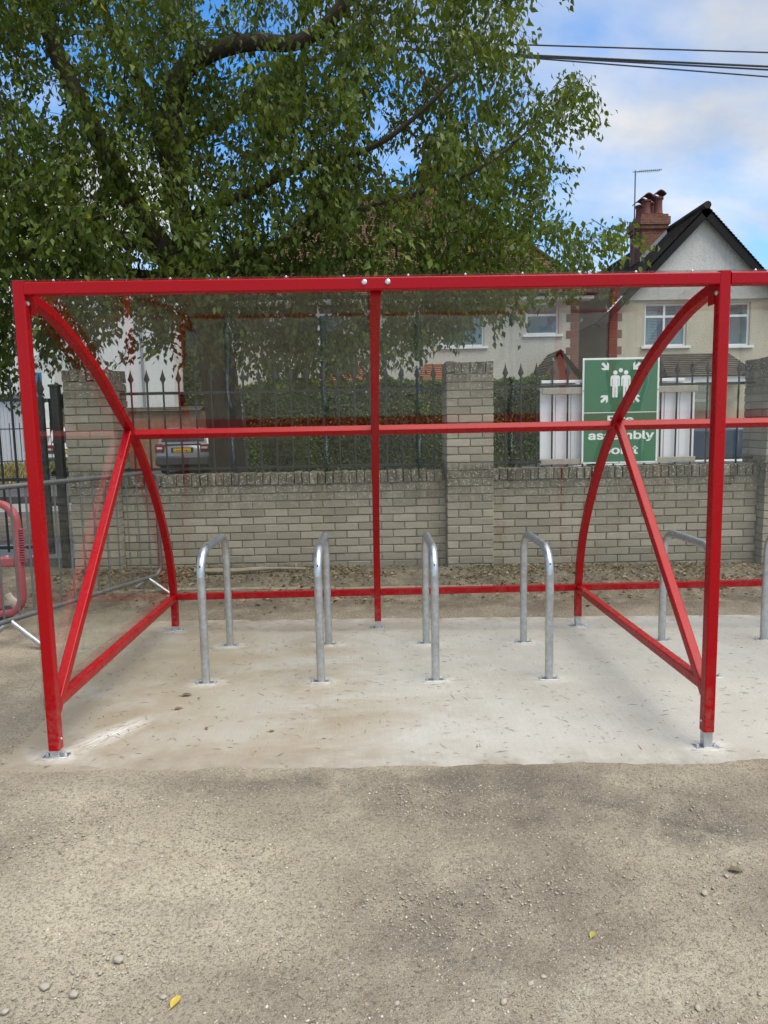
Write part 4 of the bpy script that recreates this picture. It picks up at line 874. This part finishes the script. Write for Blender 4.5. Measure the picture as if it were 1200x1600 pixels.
MB().ranges(q0+.1, q1-.1, YB-0.92, YB-0.01, qz0-0.16, qz0-.01).build('porch_fascia', 'pvc_white', hB)
# aerial on the chimney
t = thing('roof_aerial', 'thin television aerial on a mast beside the red chimney', 'aerial', (8.2, 22.3, 6.3)); MB().cyl((8.2, 22.3, 6.3), (8.2, 22.3, 9.02), 0.02, 8).build('mast', 'aerial', t)
MB().cyl((8.12, 22.3, 8.98), (8.98, 22.25, 9.02), 0.012, 6).build('boom', 'aerial', t)
for k in range(12): x = 8.3+k*0.058; MB().cyl((x, 22.16, 8.99+.002*k), (x, 22.42, 8.99+.002*k), 0.006, 5).build('element', 'aerial', t)
MB().cyl((8.2, 22.3, 6.9), (8.29, 22.3, 6.9), 0.02, 6).build('clamp', 'aerial', t)
# ---- building C: white workshop on the left
hC = thing('workshop', 'white rendered workshop with brick base and roller shutter at far left', 'building', (-10.5, 29, 0.1))
mb = MB(); wall_holes(mb, -17, -6.9, 2.9, 6.4, 26, []); mb.ranges(-17, -6.9, 26.05, 33, 2.9, 6.4); mb.build('wall', 'render_smooth', hC)
mb = MB(); mb.ranges(-10.9, -6.0, 25.4, 26.6, 0.0, 2.2); mb.build('brick_base', 'buff_brick', hC); mb = MB().ranges(-10.9, -6.95, 26.02, 26.6, 2.2, 2.9); mb.build('wall', 'render_smooth', hC)
build_roof('lean_to_roof', [((-10.9, 25.25, 2.18), (-5.9, 25.25, 2.18), (-5.9, 26.0, 2.36), (-10.9, 26.0, 2.36))], 'tile_grey', hC, 0.25)
MB().tube([(-8.0, 25.95, 2.3), (-8.0, 25.95, 6.2)], 0.05, 8).build('drainpipe', 'lead', hC)
MB().ranges(-17, -11.0, 25.7, 26.0, 2.9, 4.2).build('fascia', 'render_smooth', hC); MB().ranges(-12.1, -10.95, 27.5, 27.55, 0.1, 2.9).build('dark_bay', 'room_dark', hC)
mb = MB()
for k in range(38): mb.ranges(-17+k*0.128, -17+k*0.128+0.118, 25.98, 26.02+0.012*(k % 2), 0.2, 2.9)
mb.build('roller_shutter', 'shutter', hC); MB().ranges(-12.1, -12.0, 25.9, 26.1, 0.2, 2.9).build('door_post', 'pvc_white', hC)
t = thing('shop_board', 'blue and red board on the white fascia beyond the gate', 'sign', (-11.6, 25.6, 2.75)); MB().ranges(-12.2, -11.45, 25.62, 25.66, 2.75, 3.62).build('board', 'board_blue', t); MB().ranges(-12.14, -11.72, 25.612, 25.618, 2.86, 3.08).build('panel', 'board_red', t); MB().prism(disc(-11.95, 3.32, 0.14), 0.006, Matrix.Translation((0, 25.612, 0))).build('emblem', 'sign_white', t)
MB().ranges(-11.44, -11.0, 25.63, 25.66, 2.72, 3.6).build('side_panel', 'sign_white', t)
# low railing before the workshop
t = thing('low_railing', 'thin low railing in front of the grey roller shutter', 'railing', (-12, 20.2, 0.45)); MB().ranges(-16, -8.9, 20.19, 20.21, 1.62, 1.65).build('rail', 'iron', t); MB().ranges(-16, -8.9, 20.19, 20.21, 0.72, 0.75).build('rail', 'iron', t)
lb = MB().cyl((0, 0, 0), (0, 0, 1.35), 0.011, 6).mesh('bar'); lb.materials.append(MAT['iron'])
for k in range(26): inst('bar', lb, (-15.9+k*0.14*2+12-0.0, 0, 0), t)

# ------------------------------------------------------------------ cars
def car(name, label, loc, rotz, paint, L_=4.2, Wd=1.70, H=1.42, estate=False, plate=None):
    t = thing(name, label, 'car', loc, rotz, 'cars parked in the street'); h = Wd/2
    # local: x forward from rear bumper (0) to nose (L_), y across
    stn = [(0.0, .40, .62, .80), (0.06, .30, .80, .93), (0.16, .24, .92, .97), (0.45, .22, .97, .985), (1.0, .2, .985, .985), (L_*.40, .2, .98, .98), (L_*.62, .2, .95, .98), (L_*.74, .2, .90, .975), (L_*.88, .22, .83, .95), (L_*.965, .28, .72, .88), (L_, .40, .60, .76)]
    V_ = []; n = 0
    for x, zl, zb2, wf in stn:
        w = h*wf; ring = [(-w*.90, zl), (-w, zl+.10), (-w*1.0, (zl+zb2)/2), (-w*.97, zb2-.07), (-w*.88, zb2), (0, zb2+.02)]; ring += [(-a, b) for a, b in ring[-2::-1]]; n = len(ring); V_ += [(x, a, b) for a, b in ring]
    F_ = [(i*n+j, i*n+j+1, (i+1)*n+j+1, (i+1)*n+j) for i in range(len(stn)-1) for j in range(n-1)]+[((i+1)*n, (i+1)*n+n-1, i*n+n-1, i*n) for i in range(len(stn)-1)]+[tuple(range(n)), tuple(reversed(range((len(stn)-1)*n, len(stn)*n)))]
    MB().add(V_, F_).build('body', paint, t, True, local=True)
    r0 = 0.10 if estate else 0.18
    cab = [(r0, .94, .93), (r0+.32, H-.05, .80), (L_*.28, H, .80), (L_*.48, H-.02, .80), (L_*.58, H-.12, .78), (L_*.735, .93, .90)]
    V_ = []; 
    for x, z, wf in cab:
        w = h*wf; V_ += [(x, -h*.90, .92), (x, -w, z-.03), (x, -w*.9, z), (x, w*.9, z), (x, w, z-.03), (x, h*.90, .92)]
    F_ = [(i*6+j, i*6+j+1, (i+1)*6+j+1, (i+1)*6+j) for i in range(5) for j in range(5)]+[(0, 1, 2, 3, 4, 5), (35, 34, 33, 32, 31, 30)]
    cabo = MB().add(V_, F_).build('cabin', paint, t, True, local=True)
    def glass(vs): 
        MB().add(vs, [tuple(range(len(vs)))]).build('window', 'car_glass', t, local=True)
    xb, xf = r0, L_*.735
    glass([(r0-.004+.03, -h*.76, 1.0), (r0+.24, -h*.68, H-.15), (r0+.24, h*.68, H-.15), (r0-.004+.03, h*.76, 1.0)])
    glass([(xf-.03, -h*.78, 1.0), (L_*.60, -h*.68, H-.13), (L_*.60, h*.68, H-.13), (xf-.03, h*.78, 1.0)])
    for s_ in (-1, 1):
        y0_, y1_ = s_*(h*.905), s_*(h*.82+.006)
        glass([(r0+.28, y0_, .97), (L_*.40, y0_, .97), (L_*.40, y1_, H-.09), (r0+.42, y1_, H-.09)]); glass([(L_*.415, y0_, .97), (L_*.69, y0_, .97), (L_*.56, y1_, H-.12), (L_*.415, y1_, H-.09)])
    for x in (L_*.19, L_*.80):
        for s_ in (-1, 1):
            wh = MB().cyl((x, s_*(h*.82), .30), (x, s_*(h*.985), .30), .305, 24).build('wheel', 'tyre', t, True, local=True); MB().cyl((x, s_*(h*.985), .30), (x, s_*(h*.995), .30), .20, 20).build('rim', 'rim', wh, local=True)
    for s_ in (-1, 1):
        tl = MB(); tl.box((0.085, s_*h*.80, .80), (.13, h*.36, .28), Matrix.Rotation(s_*R(-14), 3, 'Z'), .03); tlo = tl.build('tail_light', 'lamp_red', t, local=True); MB().box((0.012, s_*h*.79, .81), (.02, h*.2, .06), Matrix.Rotation(s_*R(-14), 3, 'Z')).build('reverse_lamp', 'lamp_clear', tlo, local=True)
        MB().box((L_-.14, s_*h*.70, .64), (.2, h*.36, .15), Matrix.Rotation(s_*R(20), 3, 'Z'), .03).build('headlight', 'lamp_clear', t, local=True)
    MB().box((-0.01, 0, .42), (.16, Wd*.94, .30), None, .05).build('bumper', 'bumper_grey', t, True, local=True); MB().box((L_-.02, 0, .42), (.14, Wd*.88, .24), None, .04).build('bumper', paint, t, True, local=True)
    MB().ranges(0.05, L_-.05, -h*.8, h*.8, .18, .32).build('underside', 'rubber', t, local=True)
    MB().box((0.02, 0, .735), (.02, .66, .17), None, .004).build('plate_recess', 'rubber', t, local=True)
    npl = MB().box((0.004, 0, .735), (.02, .52, .115), None, .002).build('number_plate', 'plate_yellow', t, local=True)
    if plate: text_mesh(plate, 0.10, -0.008, 0, .70, 'characters', 'black_paint', npl, (R(90), 0, R(-90)), 0.01, 0.46)
    return t
c1 = car('parked_car', 'silver car seen from behind with yellow plate, beside the tree trunk', (-5.66, 21.7, 0.172), R(90), 'car_silver', 4.4, 1.71, 1.44, True, 'LN51 YKJ')
c2 = car('parked_car', 'dark grey car parked side-on behind the railing and white boards', (6.75, 12.4, -0.085), R(180), 'car_blue_grey', 4.35, 1.75, 1.50)
c3 = car('parked_car', 'white car seen between the gate and the gate pillar', (-9.0, 21.9, 0.2), R(99), 'car_white', 4.1, 1.7, 1.5)

# ------------------------------------------------------------------ overhead cables
def cable(label, a, b, sag=0.25, r=0.016):
    a, b = Vector(a), Vector(b); pts = [a.lerp(b, k/40)-Vector((0, 0, 4*sag*(k/40)*(1-k/40))) for k in range(41)]
    tag(MB().tube(pts, r, 6).build('overhead_cable', 'cable', None, True, origin=a), label, 'cable', 'overhead cables')
def span(p, q, lx=-26, rx=24):
    A, B = at(*p, 14), at(*q, 14); d = (B-A)/(B.x-A.x); return A+d*(lx-A.x), A+d*(rx-A.x)
for lab, p_, q_, r in (('topmost thin overhead cable crossing the sky', (820, 70), (1200, 82), .014), ('thick overhead cable, second from top in the sky', (820, 86), (1200, 104), .019), ('overhead cable directly below the thick one', (820, 88), (1200, 109), .016), ('lowest overhead cable crossing the sky', (820, 90), (1200, 120), .013)):
    a, b = span(p_, q_); cable(lab, a, b, 0.0, r)

# ------------------------------------------------------------------ the big tree
TB = Vector((-1.74, 8.75, 0.03))
limbs = {}
def limb(pts): return bez([at(*p[:2], p[2]) if len(p) == 3 else p[0] for p in pts], 7)
trunk_pts = limb([((TB),), (357, 735, 8.75), (349, 640, 8.72), (338, 560, 8.7), (318, 480, 8.65)])
LA = limb([(318, 480, 8.65), (262, 400, 8.55), (205, 315, 8.45), (135, 180, 8.3), (80, 60, 8.2), (40, -90, 8.2), (0, -300, 8.4)])
LB_ = limb([(318, 480, 8.65), (290, 380, 8.6), (268, 230, 8.4), (275, 135, 8.25), (315, 88, 8.1), (390, 66, 7.9), (470, 64, 7.75), (540, 0, 7.6), (600, -140, 7.6)])
LC = limb([(290, 380, 8.6), (262, 260, 8.9), (222, 135, 9.2), (160, 10, 9.4), (120, -160, 9.6)])
LD = limb([(285, 345, 8.6), (390, 300, 8.3), (480, 256, 8.0), (570, 235, 7.7), (640, 190, 7.5), (720, 110, 7.3), (770, 20, 7.3)])
LE = limb([(300, 420, 8.6), (420, 390, 8.1), (560, 330, 7.6), (690, 290, 7.3), (770, 250, 7.1), (840, 190, 7.0)])
LF = limb([(300, 420, 8.6), (470, 420, 8.8), (620, 380, 9.0), (720, 365, 9.1), (800, 375, 9.2), (850, 385, 9.2)])
LG = limb([(270, 400, 8.55), (150, 360, 8.0), (40, 350, 7.5), (-120, 330, 7.1), (-300, 300, 6.9)])
LH = limb([(300, 430, 8.6), (220, 430, 9.0), (100, 400, 9.5), (-60, 380, 9.9), (-240, 340, 10.2)])
LI = limb([(268, 230, 8.4), (330, 200, 9.0), (450, 120, 9.6), (560, 40, 10.0), (640, -80, 10.3)])
tree = thing('big_tree', 'large leafy tree with dark spreading limbs overhanging the wall and shelter', 'tree', TB)
mb = MB()
def limbmesh(P, r0, r1, n=12):
    k = len(P); mb.sweep2(P, [(r0+(r1-r0)*(i/(k-1))**0.8)*(1+0.06*mnoise.noise(P[i]*3)) for i in range(k)], n)
kt = len(trunk_pts); mb.sweep2(trunk_pts, [0.215*(1+0.35*(1-min(1, i/6)))*(1+0.05*mnoise.noise(trunk_pts[i]*4)) for i in range(kt)], 18); trunk = mb.build('trunk', 'bark', tree, True)
mb = MB()
LIMBS = [(LA, .175, .05), (LB_, .17, .045), (LC, .12, .04), (LD, .065, .008), (LE, .06, .006), (LF, .05, .006), (LG, .09, .02), (LH, .09, .02), (LI, .085, .02)]
for P_, a, b in LIMBS: limbmesh(P_, a, b)
# cluster points: sampled through the crown's volume (a depth band about the trunk), denser inside the outline
poly = np.array([(-620, 560), (-620, -420), (-200, -700), (300, -760), (700, -560), (850, -300), (842, -60), (838, 30), (842, 85), (800, 110), (850, 130), (915, 100), (940, 118), (915, 160), (880, 190), (840, 205), (862, 235), (846, 300), (880, 335), (930, 352), (978, 345), (972, 366), (935, 398), (918, 428), (878, 425), (845, 430), (800, 455), (745, 480), (700, 502), (650, 520), (600, 540), (540, 560), (470, 580), (420, 590), (392, 540), (372, 500), (300, 500), (250, 535), (200, 530), (150, 525), (95, 535), (40, 540), (5, 575), (-60, 595)], float)
def inside(px, py):
    c_ = np.zeros(len(px), bool); j = len(poly)-1
    for i in range(len(poly)):
        xi, yi = poly[i]; xj, yj = poly[j]; hit = ((yi > py) != (yj > py)) & (px < (xj-xi)*(py-yi)/(yj-yi+1e-9)+xi); c_ ^= hit; j = i
    return c_
N0 = 14000; uu = rng.uniform(-620, 985, N0); vv = rng.uniform(-760, 612, N0); ok = inside(uu, vv)
dep = 8.3+rng.normal(0, 1, N0)*0.95; dep = np.clip(dep, 6.7, 10.6)
# sparse places where the sky shows through the crown
hole = np.zeros(N0)
for hx, hy, hr, k in ((215, 95, 75, .78), (120, 20, 60, .6), (360, 25, 70, .6), (60, 200, 60, .55), (640, 150, 70, .5), (760, 60, 90, .45), (560, 190, 50, .5), (470, 20, 60, .5), (880, 240, 90, .25), (415, 365, 26, .7), (150, 245, 40, .5), (690, 40, 60, .4), (620, 290, 40, .55), (830, 150, 70, .35), (590, 330, 70, .62), (640, 390, 60, .5), (900, 330, 70, .25), (510, 340, 40, .4)):
    hole = np.maximum(hole, (k if hy < 500 else 0)*np.exp(-((uu-hx)**2+(vv-hy)**2)/(2*(hr*0.75)**2)))
nz = np.array([mnoise.noise(Vector((a/95, b/95, c_*0.9))) for a, b, c_ in zip(uu, vv, dep)])
keep = ok & (rng.random(N0) > hole) & (rng.random(N0) < np.clip(0.76+nz*2.2+np.where(vv > 400, 0.40, np.where(vv > 230, 0.22, 0)), 0.05, 1.0)*np.where((vv < -60) | (uu < -60), 0.28, 1.0))
low = vv > 440; keep &= ~(low & (dep < 7.45)); keep &= ~((vv > 380) & (dep < 7.0))
cl = np.array([at(a, b, c_) for a, b, c_ in zip(uu[keep], vv[keep], dep[keep])])
cl = cl[cl[:, 2] > 2.0]
# connect each cluster to the nearest wood that lies nearer the trunk
nodes = np.array([tuple(q_) for P_, a, b in LIMBS for q_ in P_[2:]]); noder = np.array([a+(b-a)*(i/(len(P_)-1))**0.8 for P_, a, b in LIMBS for i in range(2, len(P_))])
T0 = np.array(at(300, 420, 8.6)); order = np.argsort(np.linalg.norm(cl-T0, axis=1)); cl = cl[order]
cap = len(nodes)+len(cl)*2+10; NB = np.zeros((cap, 3)); NB[:len(nodes)] = nodes; NR = np.zeros(cap); NR[:len(nodes)] = noder; cnt = len(nodes); twigs = []
for k, c_ in enumerate(cl):
    d_ = np.linalg.norm(NB[:cnt]-c_, axis=1)+np.where(NB[:cnt, 2] > c_[2]+0.5, 0.35, 0); i = int(np.argmin(d_)); p_ = NB[i]; r_ = min(NR[i]*0.62, 0.020)
    r_ = max(r_, 0.0032); mid_ = (p_+c_)/2+rng.normal(0, 0.05, 3)+np.array([0, 0, 0.05*d_[i]]); twigs.append((p_, mid_, c_, r_)); NB[cnt] = mid_; NR[cnt] = r_*0.85; NB[cnt+1] = c_; NR[cnt+1] = r_*0.62; cnt += 2
for p_, m_, c_, r_ in twigs: mb.sweep2([p_, m_, c_], [r_, r_*0.8, r_*0.5], 5)
mb.build('branches', 'bark', tree, True)
# leaves: sprays hanging from every cluster point
n = len(cl); per = 38; idx = np.repeat(np.arange(n), per); N = len(idx)
ax = unit(n); ax[:, 2] = -np.abs(ax[:, 2])*0.8-0.15; ax /= np.linalg.norm(ax, axis=1, keepdims=True)
sp_t = rng.random(N); spray = rng.uniform(0.28, 0.66, n)
base = cl[idx]+ax[idx]*(sp_t*spray[idx])[:, None]+rng.normal(0, 0.062, (N, 3))+np.array([0, 0, -0.10])*(sp_t**2)[:, None]
dr = unit(N)*0.65+ax[idx]*0.45+np.array([0, 0, -0.62]); nr = unit(N)+np.array([0, -0.1, 0.55])
ln = rng.uniform(0.052, 0.102, N); wd = ln*rng.uniform(0.42, 0.62, N); tone = np.clip(rng.random(n)[idx]*0.55+rng.random(N)*0.45, 0, 1)
tone = np.where(rng.random(N) < 0.004, 1.0, tone*0.95)
me = leaves_mesh('crown', base-np.array(TB), nr, dr, ln, wd, tone); o = link('crown', me, 'tree_leaf', tree)
# thin spray stems
mb = MB()
for k in range(n): mb.sweep2([cl[k], cl[k]+ax[k]*spray[k]*0.5+np.array([0, 0, -0.02]), cl[k]+ax[k]*spray[k]*1.05+np.array([0, 0, -0.11])], [0.0034, 0.0026, 0.0012], 3)
mb.build('twigs', 'bark', tree)

# ------------------------------------------------------------------ hedge, shrub, verge grass
def leafy(name, label, cat, x0, x1, y0, y1, zt, N, mat, size, bumpy=0.25, seed=1):
    t = thing(name, label, cat, ((x0+x1)/2, (y0+y1)/2, 0.02)); r_ = np.random.default_rng(seed); X = r_.uniform(x0, x1, N); pick = r_.random(N)
    top = np.array([zt+bumpy*mnoise.noise(Vector((x*0.9, seed, 0)))+0.10*mnoise.noise(Vector((x*4, seed, 3))) for x in X])
    Z = np.where(pick < 0.32, top-np.abs(r_.normal(0, .06, N)), r_.uniform(0.1, 1, N)*top); bul = np.array([0.14*mnoise.noise(Vector((x*1.6, z*1.6, seed))) for x, z in zip(X, Z)])
    Y = np.where(pick < 0.32, r_.uniform(y0, y1, N), y0-bul+np.abs(r_.normal(0, .10, N))); P_ = np.stack([X, Y, Z], 1); nr_ = r_.normal(size=(N, 3))+np.array([0, -0.8, 0.5]); d_ = r_.normal(size=(N, 3))+np.array([0, -.3, -.1]); l_ = r_.uniform(.6, 1.3, N)*size
    tn = np.clip(r_.random(N)*0.7+0.3*np.array([mnoise.noise(Vector((x*1.2, z*1.2, 7)))+.3 for x, z in zip(X, Z)]), 0, .97)
    link('foliage', leaves_mesh('foliage', P_-np.array(t.location), nr_, d_, l_, l_*.6, tn), mat, t)
    mb = MB(); k = max(2, int((x1-x0)/.5))
    for i in range(k):
        x = x0+(x1-x0)*(i+.5)/k; mb.tube([(x, (y0+y1)/2, 0.0), (x+jit(.1), (y0+y1)/2+jit(.1), zt*.5), (x+jit(.2), (y0+y1)/2+jit(.15), zt*.85)], [.03, .02, .01], 6)
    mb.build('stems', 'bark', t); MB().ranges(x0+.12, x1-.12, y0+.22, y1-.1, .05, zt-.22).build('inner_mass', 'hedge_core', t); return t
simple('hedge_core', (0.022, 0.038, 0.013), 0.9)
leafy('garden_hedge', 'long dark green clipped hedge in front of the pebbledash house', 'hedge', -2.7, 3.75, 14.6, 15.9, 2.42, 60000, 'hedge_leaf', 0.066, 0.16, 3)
leafy('garden_shrub', 'yellow-green shrub at the foot of the tree, right of the trunk', 'shrub', -1.42, -0.85, 9.0, 9.5, 1.36, 1500, 'shrub_leaf', 0.07, 0.3, 9)
leafy('street_hedge', 'tall dark leafy bush behind the silver car, left of the trunk', 'hedge', -7.3, -2.6, 27.2, 28.6, 5.4, 16000, 'hedge_leaf', 0.13, 0.4, 5)
# grass on the bank
Ng = 9000; X = rng.uniform(-14, -7.7, Ng); Y = rng.uniform(13.8, 19.5, Ng); Z = np.interp(Y, [13.735, 15.6, 18.5, 21], [0.04, .42, .62, .45])-.01
P_ = np.stack([X, Y, Z], 1); d_ = rng.normal(size=(Ng, 3))*0.35+np.array([0, 0, 1.0]); l_ = rng.uniform(.08, .26, Ng)
tag(link('verge_grass', leaves_mesh('verge_grass', P_, rng.normal(size=(Ng, 3)), d_, l_, l_*.12+.01, np.clip(rng.random(Ng), 0, .97)), 'dry_grass'), 'dry yellowish grass on the bank beyond the gate', 'grass', kind='stuff')

# ------------------------------------------------------------------ gravel, pebbles, twigs, leaves on the ground
ico = bmesh.new(); bmesh.ops.create_icosphere(ico, subdivisions=1, radius=1.0); IV = np.array([v_.co[:] for v_ in ico.verts]); IF = np.array([[v_.index for v_ in f.verts] for f in ico.faces]); ico.free()
def stones(name, P_, r_, tone, mat):
    k = len(P_); A = rng.uniform(0, 2*PI, k); sq = np.stack([rng.uniform(.75, 1.25, k), rng.uniform(.6, 1.0, k), rng.uniform(.40, .75, k)], 1)*r_[:, None]
    Vv = IV[None]*(1+rng.uniform(-.22, .22, (k, len(IV), 1)))*sq[:, None, :]; ca, sa = np.cos(A)[:, None], np.sin(A)[:, None]
    x, y = Vv[..., 0]*ca-Vv[..., 1]*sa, Vv[..., 0]*sa+Vv[..., 1]*ca; Vv = np.stack([x, y, Vv[..., 2]], -1)+P_[:, None, :]; T_ = IF[None]+(np.arange(k)*len(IV))[:, None, None]
    return link(name, tri_mesh(name, Vv.reshape(-1, 3), T_.reshape(-1, 3), np.repeat(tone, len(IV))), mat)
def ground_pts(k, x0, x1, y0, y1, avoid=True):
    X = rng.uniform(x0, x1, k); Y = rng.uniform(y0, y1, k)
    if avoid:
        m_ = ~((X > SL[0]) & (X < SL[1]) & (Y > SL[2]-.01) & (Y < SL[3])); X, Y = X[m_], Y[m_]
    return X, Y
def Zg(X, Y): return np.array([gz(a, b) for a, b in zip(X, Y)])
X1, Y1 = ground_pts(30000, -2.4, 2.3, 1.35, 3.0); X2, Y2 = ground_pts(3500, -3.2, -1.7, 2.9, 6.8); X3, Y3 = ground_pts(9000, -2.4, 4.2, 5.45, 6.85)
X, Y = np.concatenate([X1, X2, X3]), np.concatenate([Y1, Y2, Y3]); clump = np.array([mnoise.noise(Vector((a*1.7, b*1.7, 4))) for a, b in zip(X, Y)]); m_ = rng.random(len(X)) < np.clip(.55+clump, .12, 1); X, Y = X[m_], Y[m_]
r_ = np.clip(rng.lognormal(math.log(.0024), .50, len(X)), .0012, .0062); P_ = np.stack([X, Y, Zg(X, Y)+r_*.22], 1)
tag(stones('fine_gravel', P_, r_, np.clip(rng.beta(2.2, 2.4, len(X)), 0, .98), 'stone_mix'), 'scattered fine gravel and chippings over the trodden yard ground', 'gravel', kind='stuff')
pebs = [((70, 1547), .013, 'pale rounded pebble at the lower left corner of the yard'), ((115, 1558), .012, 'pale angular pebble right of the lower left corner pebble'), ((185, 1503), .014, 'grey-brown flat pebble above the pale pebbles at lower left'), ((157, 1523), .007, 'small pale pebble between the grey flat pebble and the corner pebbles'), ((8, 1586), .009, 'pale pebble touching the lower left picture edge'), ((255, 1560), .008, 'small pale pebble just left of the yellow leaf'), ((787, 1560), .009, 'pale pebble at the bottom, right of centre'), ((829, 1531), .008, 'pale pebble in the chalky patch at lower right'), ((849, 1520), .007, 'small pale pebble above the chalky patch at lower right'), ((1101, 1386), .010, 'flat pale pebble at right, in the mid foreground'), ((1135, 1359), .007, 'small pale pebble in the mid foreground near the right edge'), ((620, 1565), .008, 'pale pebble at the bottom centre'), ((1090, 1565), .008, 'pale pebble near the lower right corner'), ((350, 1223), .010, 'pale chipping just in front of the slab edge, left of centre')]
for (u, v), r_, lab in pebs:
    d = ray(u, v); tt = (0-CAM[2])/d[2]; q_ = CAM+d*tt; z = gz(q_[0], q_[1])
    bm = bmesh.new(); bmesh.ops.create_icosphere(bm, subdivisions=2, radius=1.0); rs = random.Random(int(u))
    for w_ in bm.verts: w_.co *= 1+0.45*mnoise.noise(w_.co*1.7+Vector((u, 0, 0))); w_.co = Vector((w_.co.x*r_*1.25, w_.co.y*r_*.9, w_.co.z*r_*.62))
    me = bpy.data.meshes.new('pebble'); bm.to_mesh(me); bm.free(); me.polygons.foreach_set('use_smooth', [True]*len(me.polygons)); me.materials.append(MAT['pebble']); o = inst('pebble', me, (q_[0], q_[1], z+r_*.35), None, (0, 0, rs.uniform(0, 3))); tag(o, lab, 'pebble', 'pebbles on the yard')
def leaf_obj(u, v, size, mat, lab, rot):
    d = ray(u, v); q_ = CAM+d*((0-CAM[2])/d[2]); on = SL[2] < q_[1] < SL[3] and q_[0] > SL[0]; z = (slab_z(q_[0]) if on else gz(q_[0], q_[1]))+0.004
    mb = MB(); n_ = 9; L_ = size; top = []; bot = []; mid_ = []
    for k in range(n_):
        s_ = k/(n_-1); w_ = .30*L_*math.sin(PI*min(1, s_*.98+.01))**.8*(1-.35*s_); zc_ = .10*L_*math.sin(PI*s_)+.02*L_*math.sin(s_*9); x = L_*(s_-.5); mid_.append((x, 0, zc_)); top.append((x, w_, zc_+.35*w_)); bot.append((x, -w_, zc_+.30*w_))
    vs = top+mid_+bot; mb.add(vs, [(k, k+1, n_+k+1, n_+k) for k in range(n_-1)]+[(n_+k, n_+k+1, 2*n_+k+1, 2*n_+k) for k in range(n_-1)]); mb.tube([(-L_*.5, 0, 0.001), (-L_*.72, .02*L_, .002)], .0012, 5)
    me = mb.mesh('fallen_leaf', smooth=True); me.materials.append(MAT[mat]); o = inst('fallen_leaf', me, (q_[0], q_[1], z), None, (0, 0, rot)); tag(o, lab, 'leaf', 'fallen leaves')
leaf_obj(275, 1568, .042, 'leaf_yellow', 'bright yellow fallen leaf near the bottom edge, left of centre', 1.2); leaf_obj(926, 1455, .032, 'leaf_olive', 'olive-yellow fallen leaf on the yard at lower right', .9)
leaf_obj(292, 1092, .06, 'leaf_dark', 'dark green fallen leaf on the slab near the first stand', .1); leaf_obj(279, 1113, .045, 'leaf_brown', 'orange-brown fallen leaf on the slab left of the first stand', .5)
leaf_obj(323, 1143, .032, 'leaf_brown', 'small brown fallen leaf on the left part of the slab', 1.9); leaf_obj(1150, 1351, .05, 'leaf_dark', 'dark curled fallen leaf on the yard near the right edge', -.2); leaf_obj(425, 1146, .03, 'leaf_brown', 'small brown fallen leaf on the slab below the second stand', .3)
# dead stick by the wall
d = ray(330, 903); q_ = CAM+d*((.10-CAM[2])/d[2]); mb = MB().tube(bez([(q_[0]-.15, q_[1], gz(q_[0], q_[1])+.03), (q_[0]+.2, q_[1]-.05, gz(q_[0], q_[1])+.035), (q_[0]+.55, q_[1]+.05, gz(q_[0], q_[1])+.03), (q_[0]+.9, q_[1]+.0, gz(q_[0], q_[1])+.028)], 5), [.026]*5+[.022]*5+[.014]*6, 8)
tag(mb.build('fallen_branch', 'deadwood', None, True, origin=(q_[0], q_[1], .1)), 'grey dead branch lying on the dirt by the wall foot', 'branch')
# short dry twigs and needles
def twig_mesh(name, X, Y, Z, ln, lab, parent=None):
    k = len(X); A = rng.normal(0, .75, k); P_ = np.stack([X, Y, Z+.003], 1); d_ = np.stack([np.cos(A), np.sin(A), rng.normal(0, .04, k)], 1); me = leaves_mesh(name, P_, np.tile([0., 0., 1.], (k, 1))+rng.normal(0, .3, (k, 3)), d_, ln, np.full(k, .0027), np.clip(rng.random(k), 0, .95), .3); tag(link(name, me, 'twig_mix'), lab, 'twigs', kind='stuff')
X, Y = rng.uniform(SL[0]+.02, 3.2, 1500), rng.uniform(SL[2]+.05, SL[3], 1500); twig_mesh('dry_twigs', X, Y, np.array([slab_z(a) for a in X]), np.clip(rng.lognormal(math.log(.030), .6, 1500), .008, .12), 'short dry twigs and stalks strewn over the concrete slab')
X, Y = ground_pts(900, -2.2, 2.2, 1.4, 2.98); twig_mesh('yard_twigs', X, Y, Zg(X, Y)+.002, np.clip(rng.lognormal(math.log(.016), .5, len(X)), .006, .06), 'tiny dry stalks strewn over the yard ground')
# leaf litter along the wall foot
k = 7000; X = rng.uniform(-3.0, 4.1, k); Y = 6.9-np.abs(rng.normal(0, .50, k)); m_ = (Y > 5.5) & (np.array([mnoise.noise(Vector((a*1.3, b*2, 2))) for a, b in zip(X, Y)])+rng.normal(0, .25, k) > -.05); X, Y = X[m_], Y[m_]; k = len(X)
tag(link('leaf_litter', leaves_mesh('leaf_litter', np.stack([X, Y, Zg(X, Y)+rng.uniform(.003, .02, k)], 1), np.tile([0., 0., 1.], (k, 1))+rng.normal(0, .45, (k, 3)), np.stack([rng.normal(size=k), rng.normal(size=k), rng.normal(0, .15, k)], 1), rng.uniform(.02, .06, k), rng.uniform(.014, .03, k), np.clip(rng.random(k), 0, .92)), 'litter'), 'brown leaf litter along the foot of the brick wall', 'leaf litter', kind='stuff')
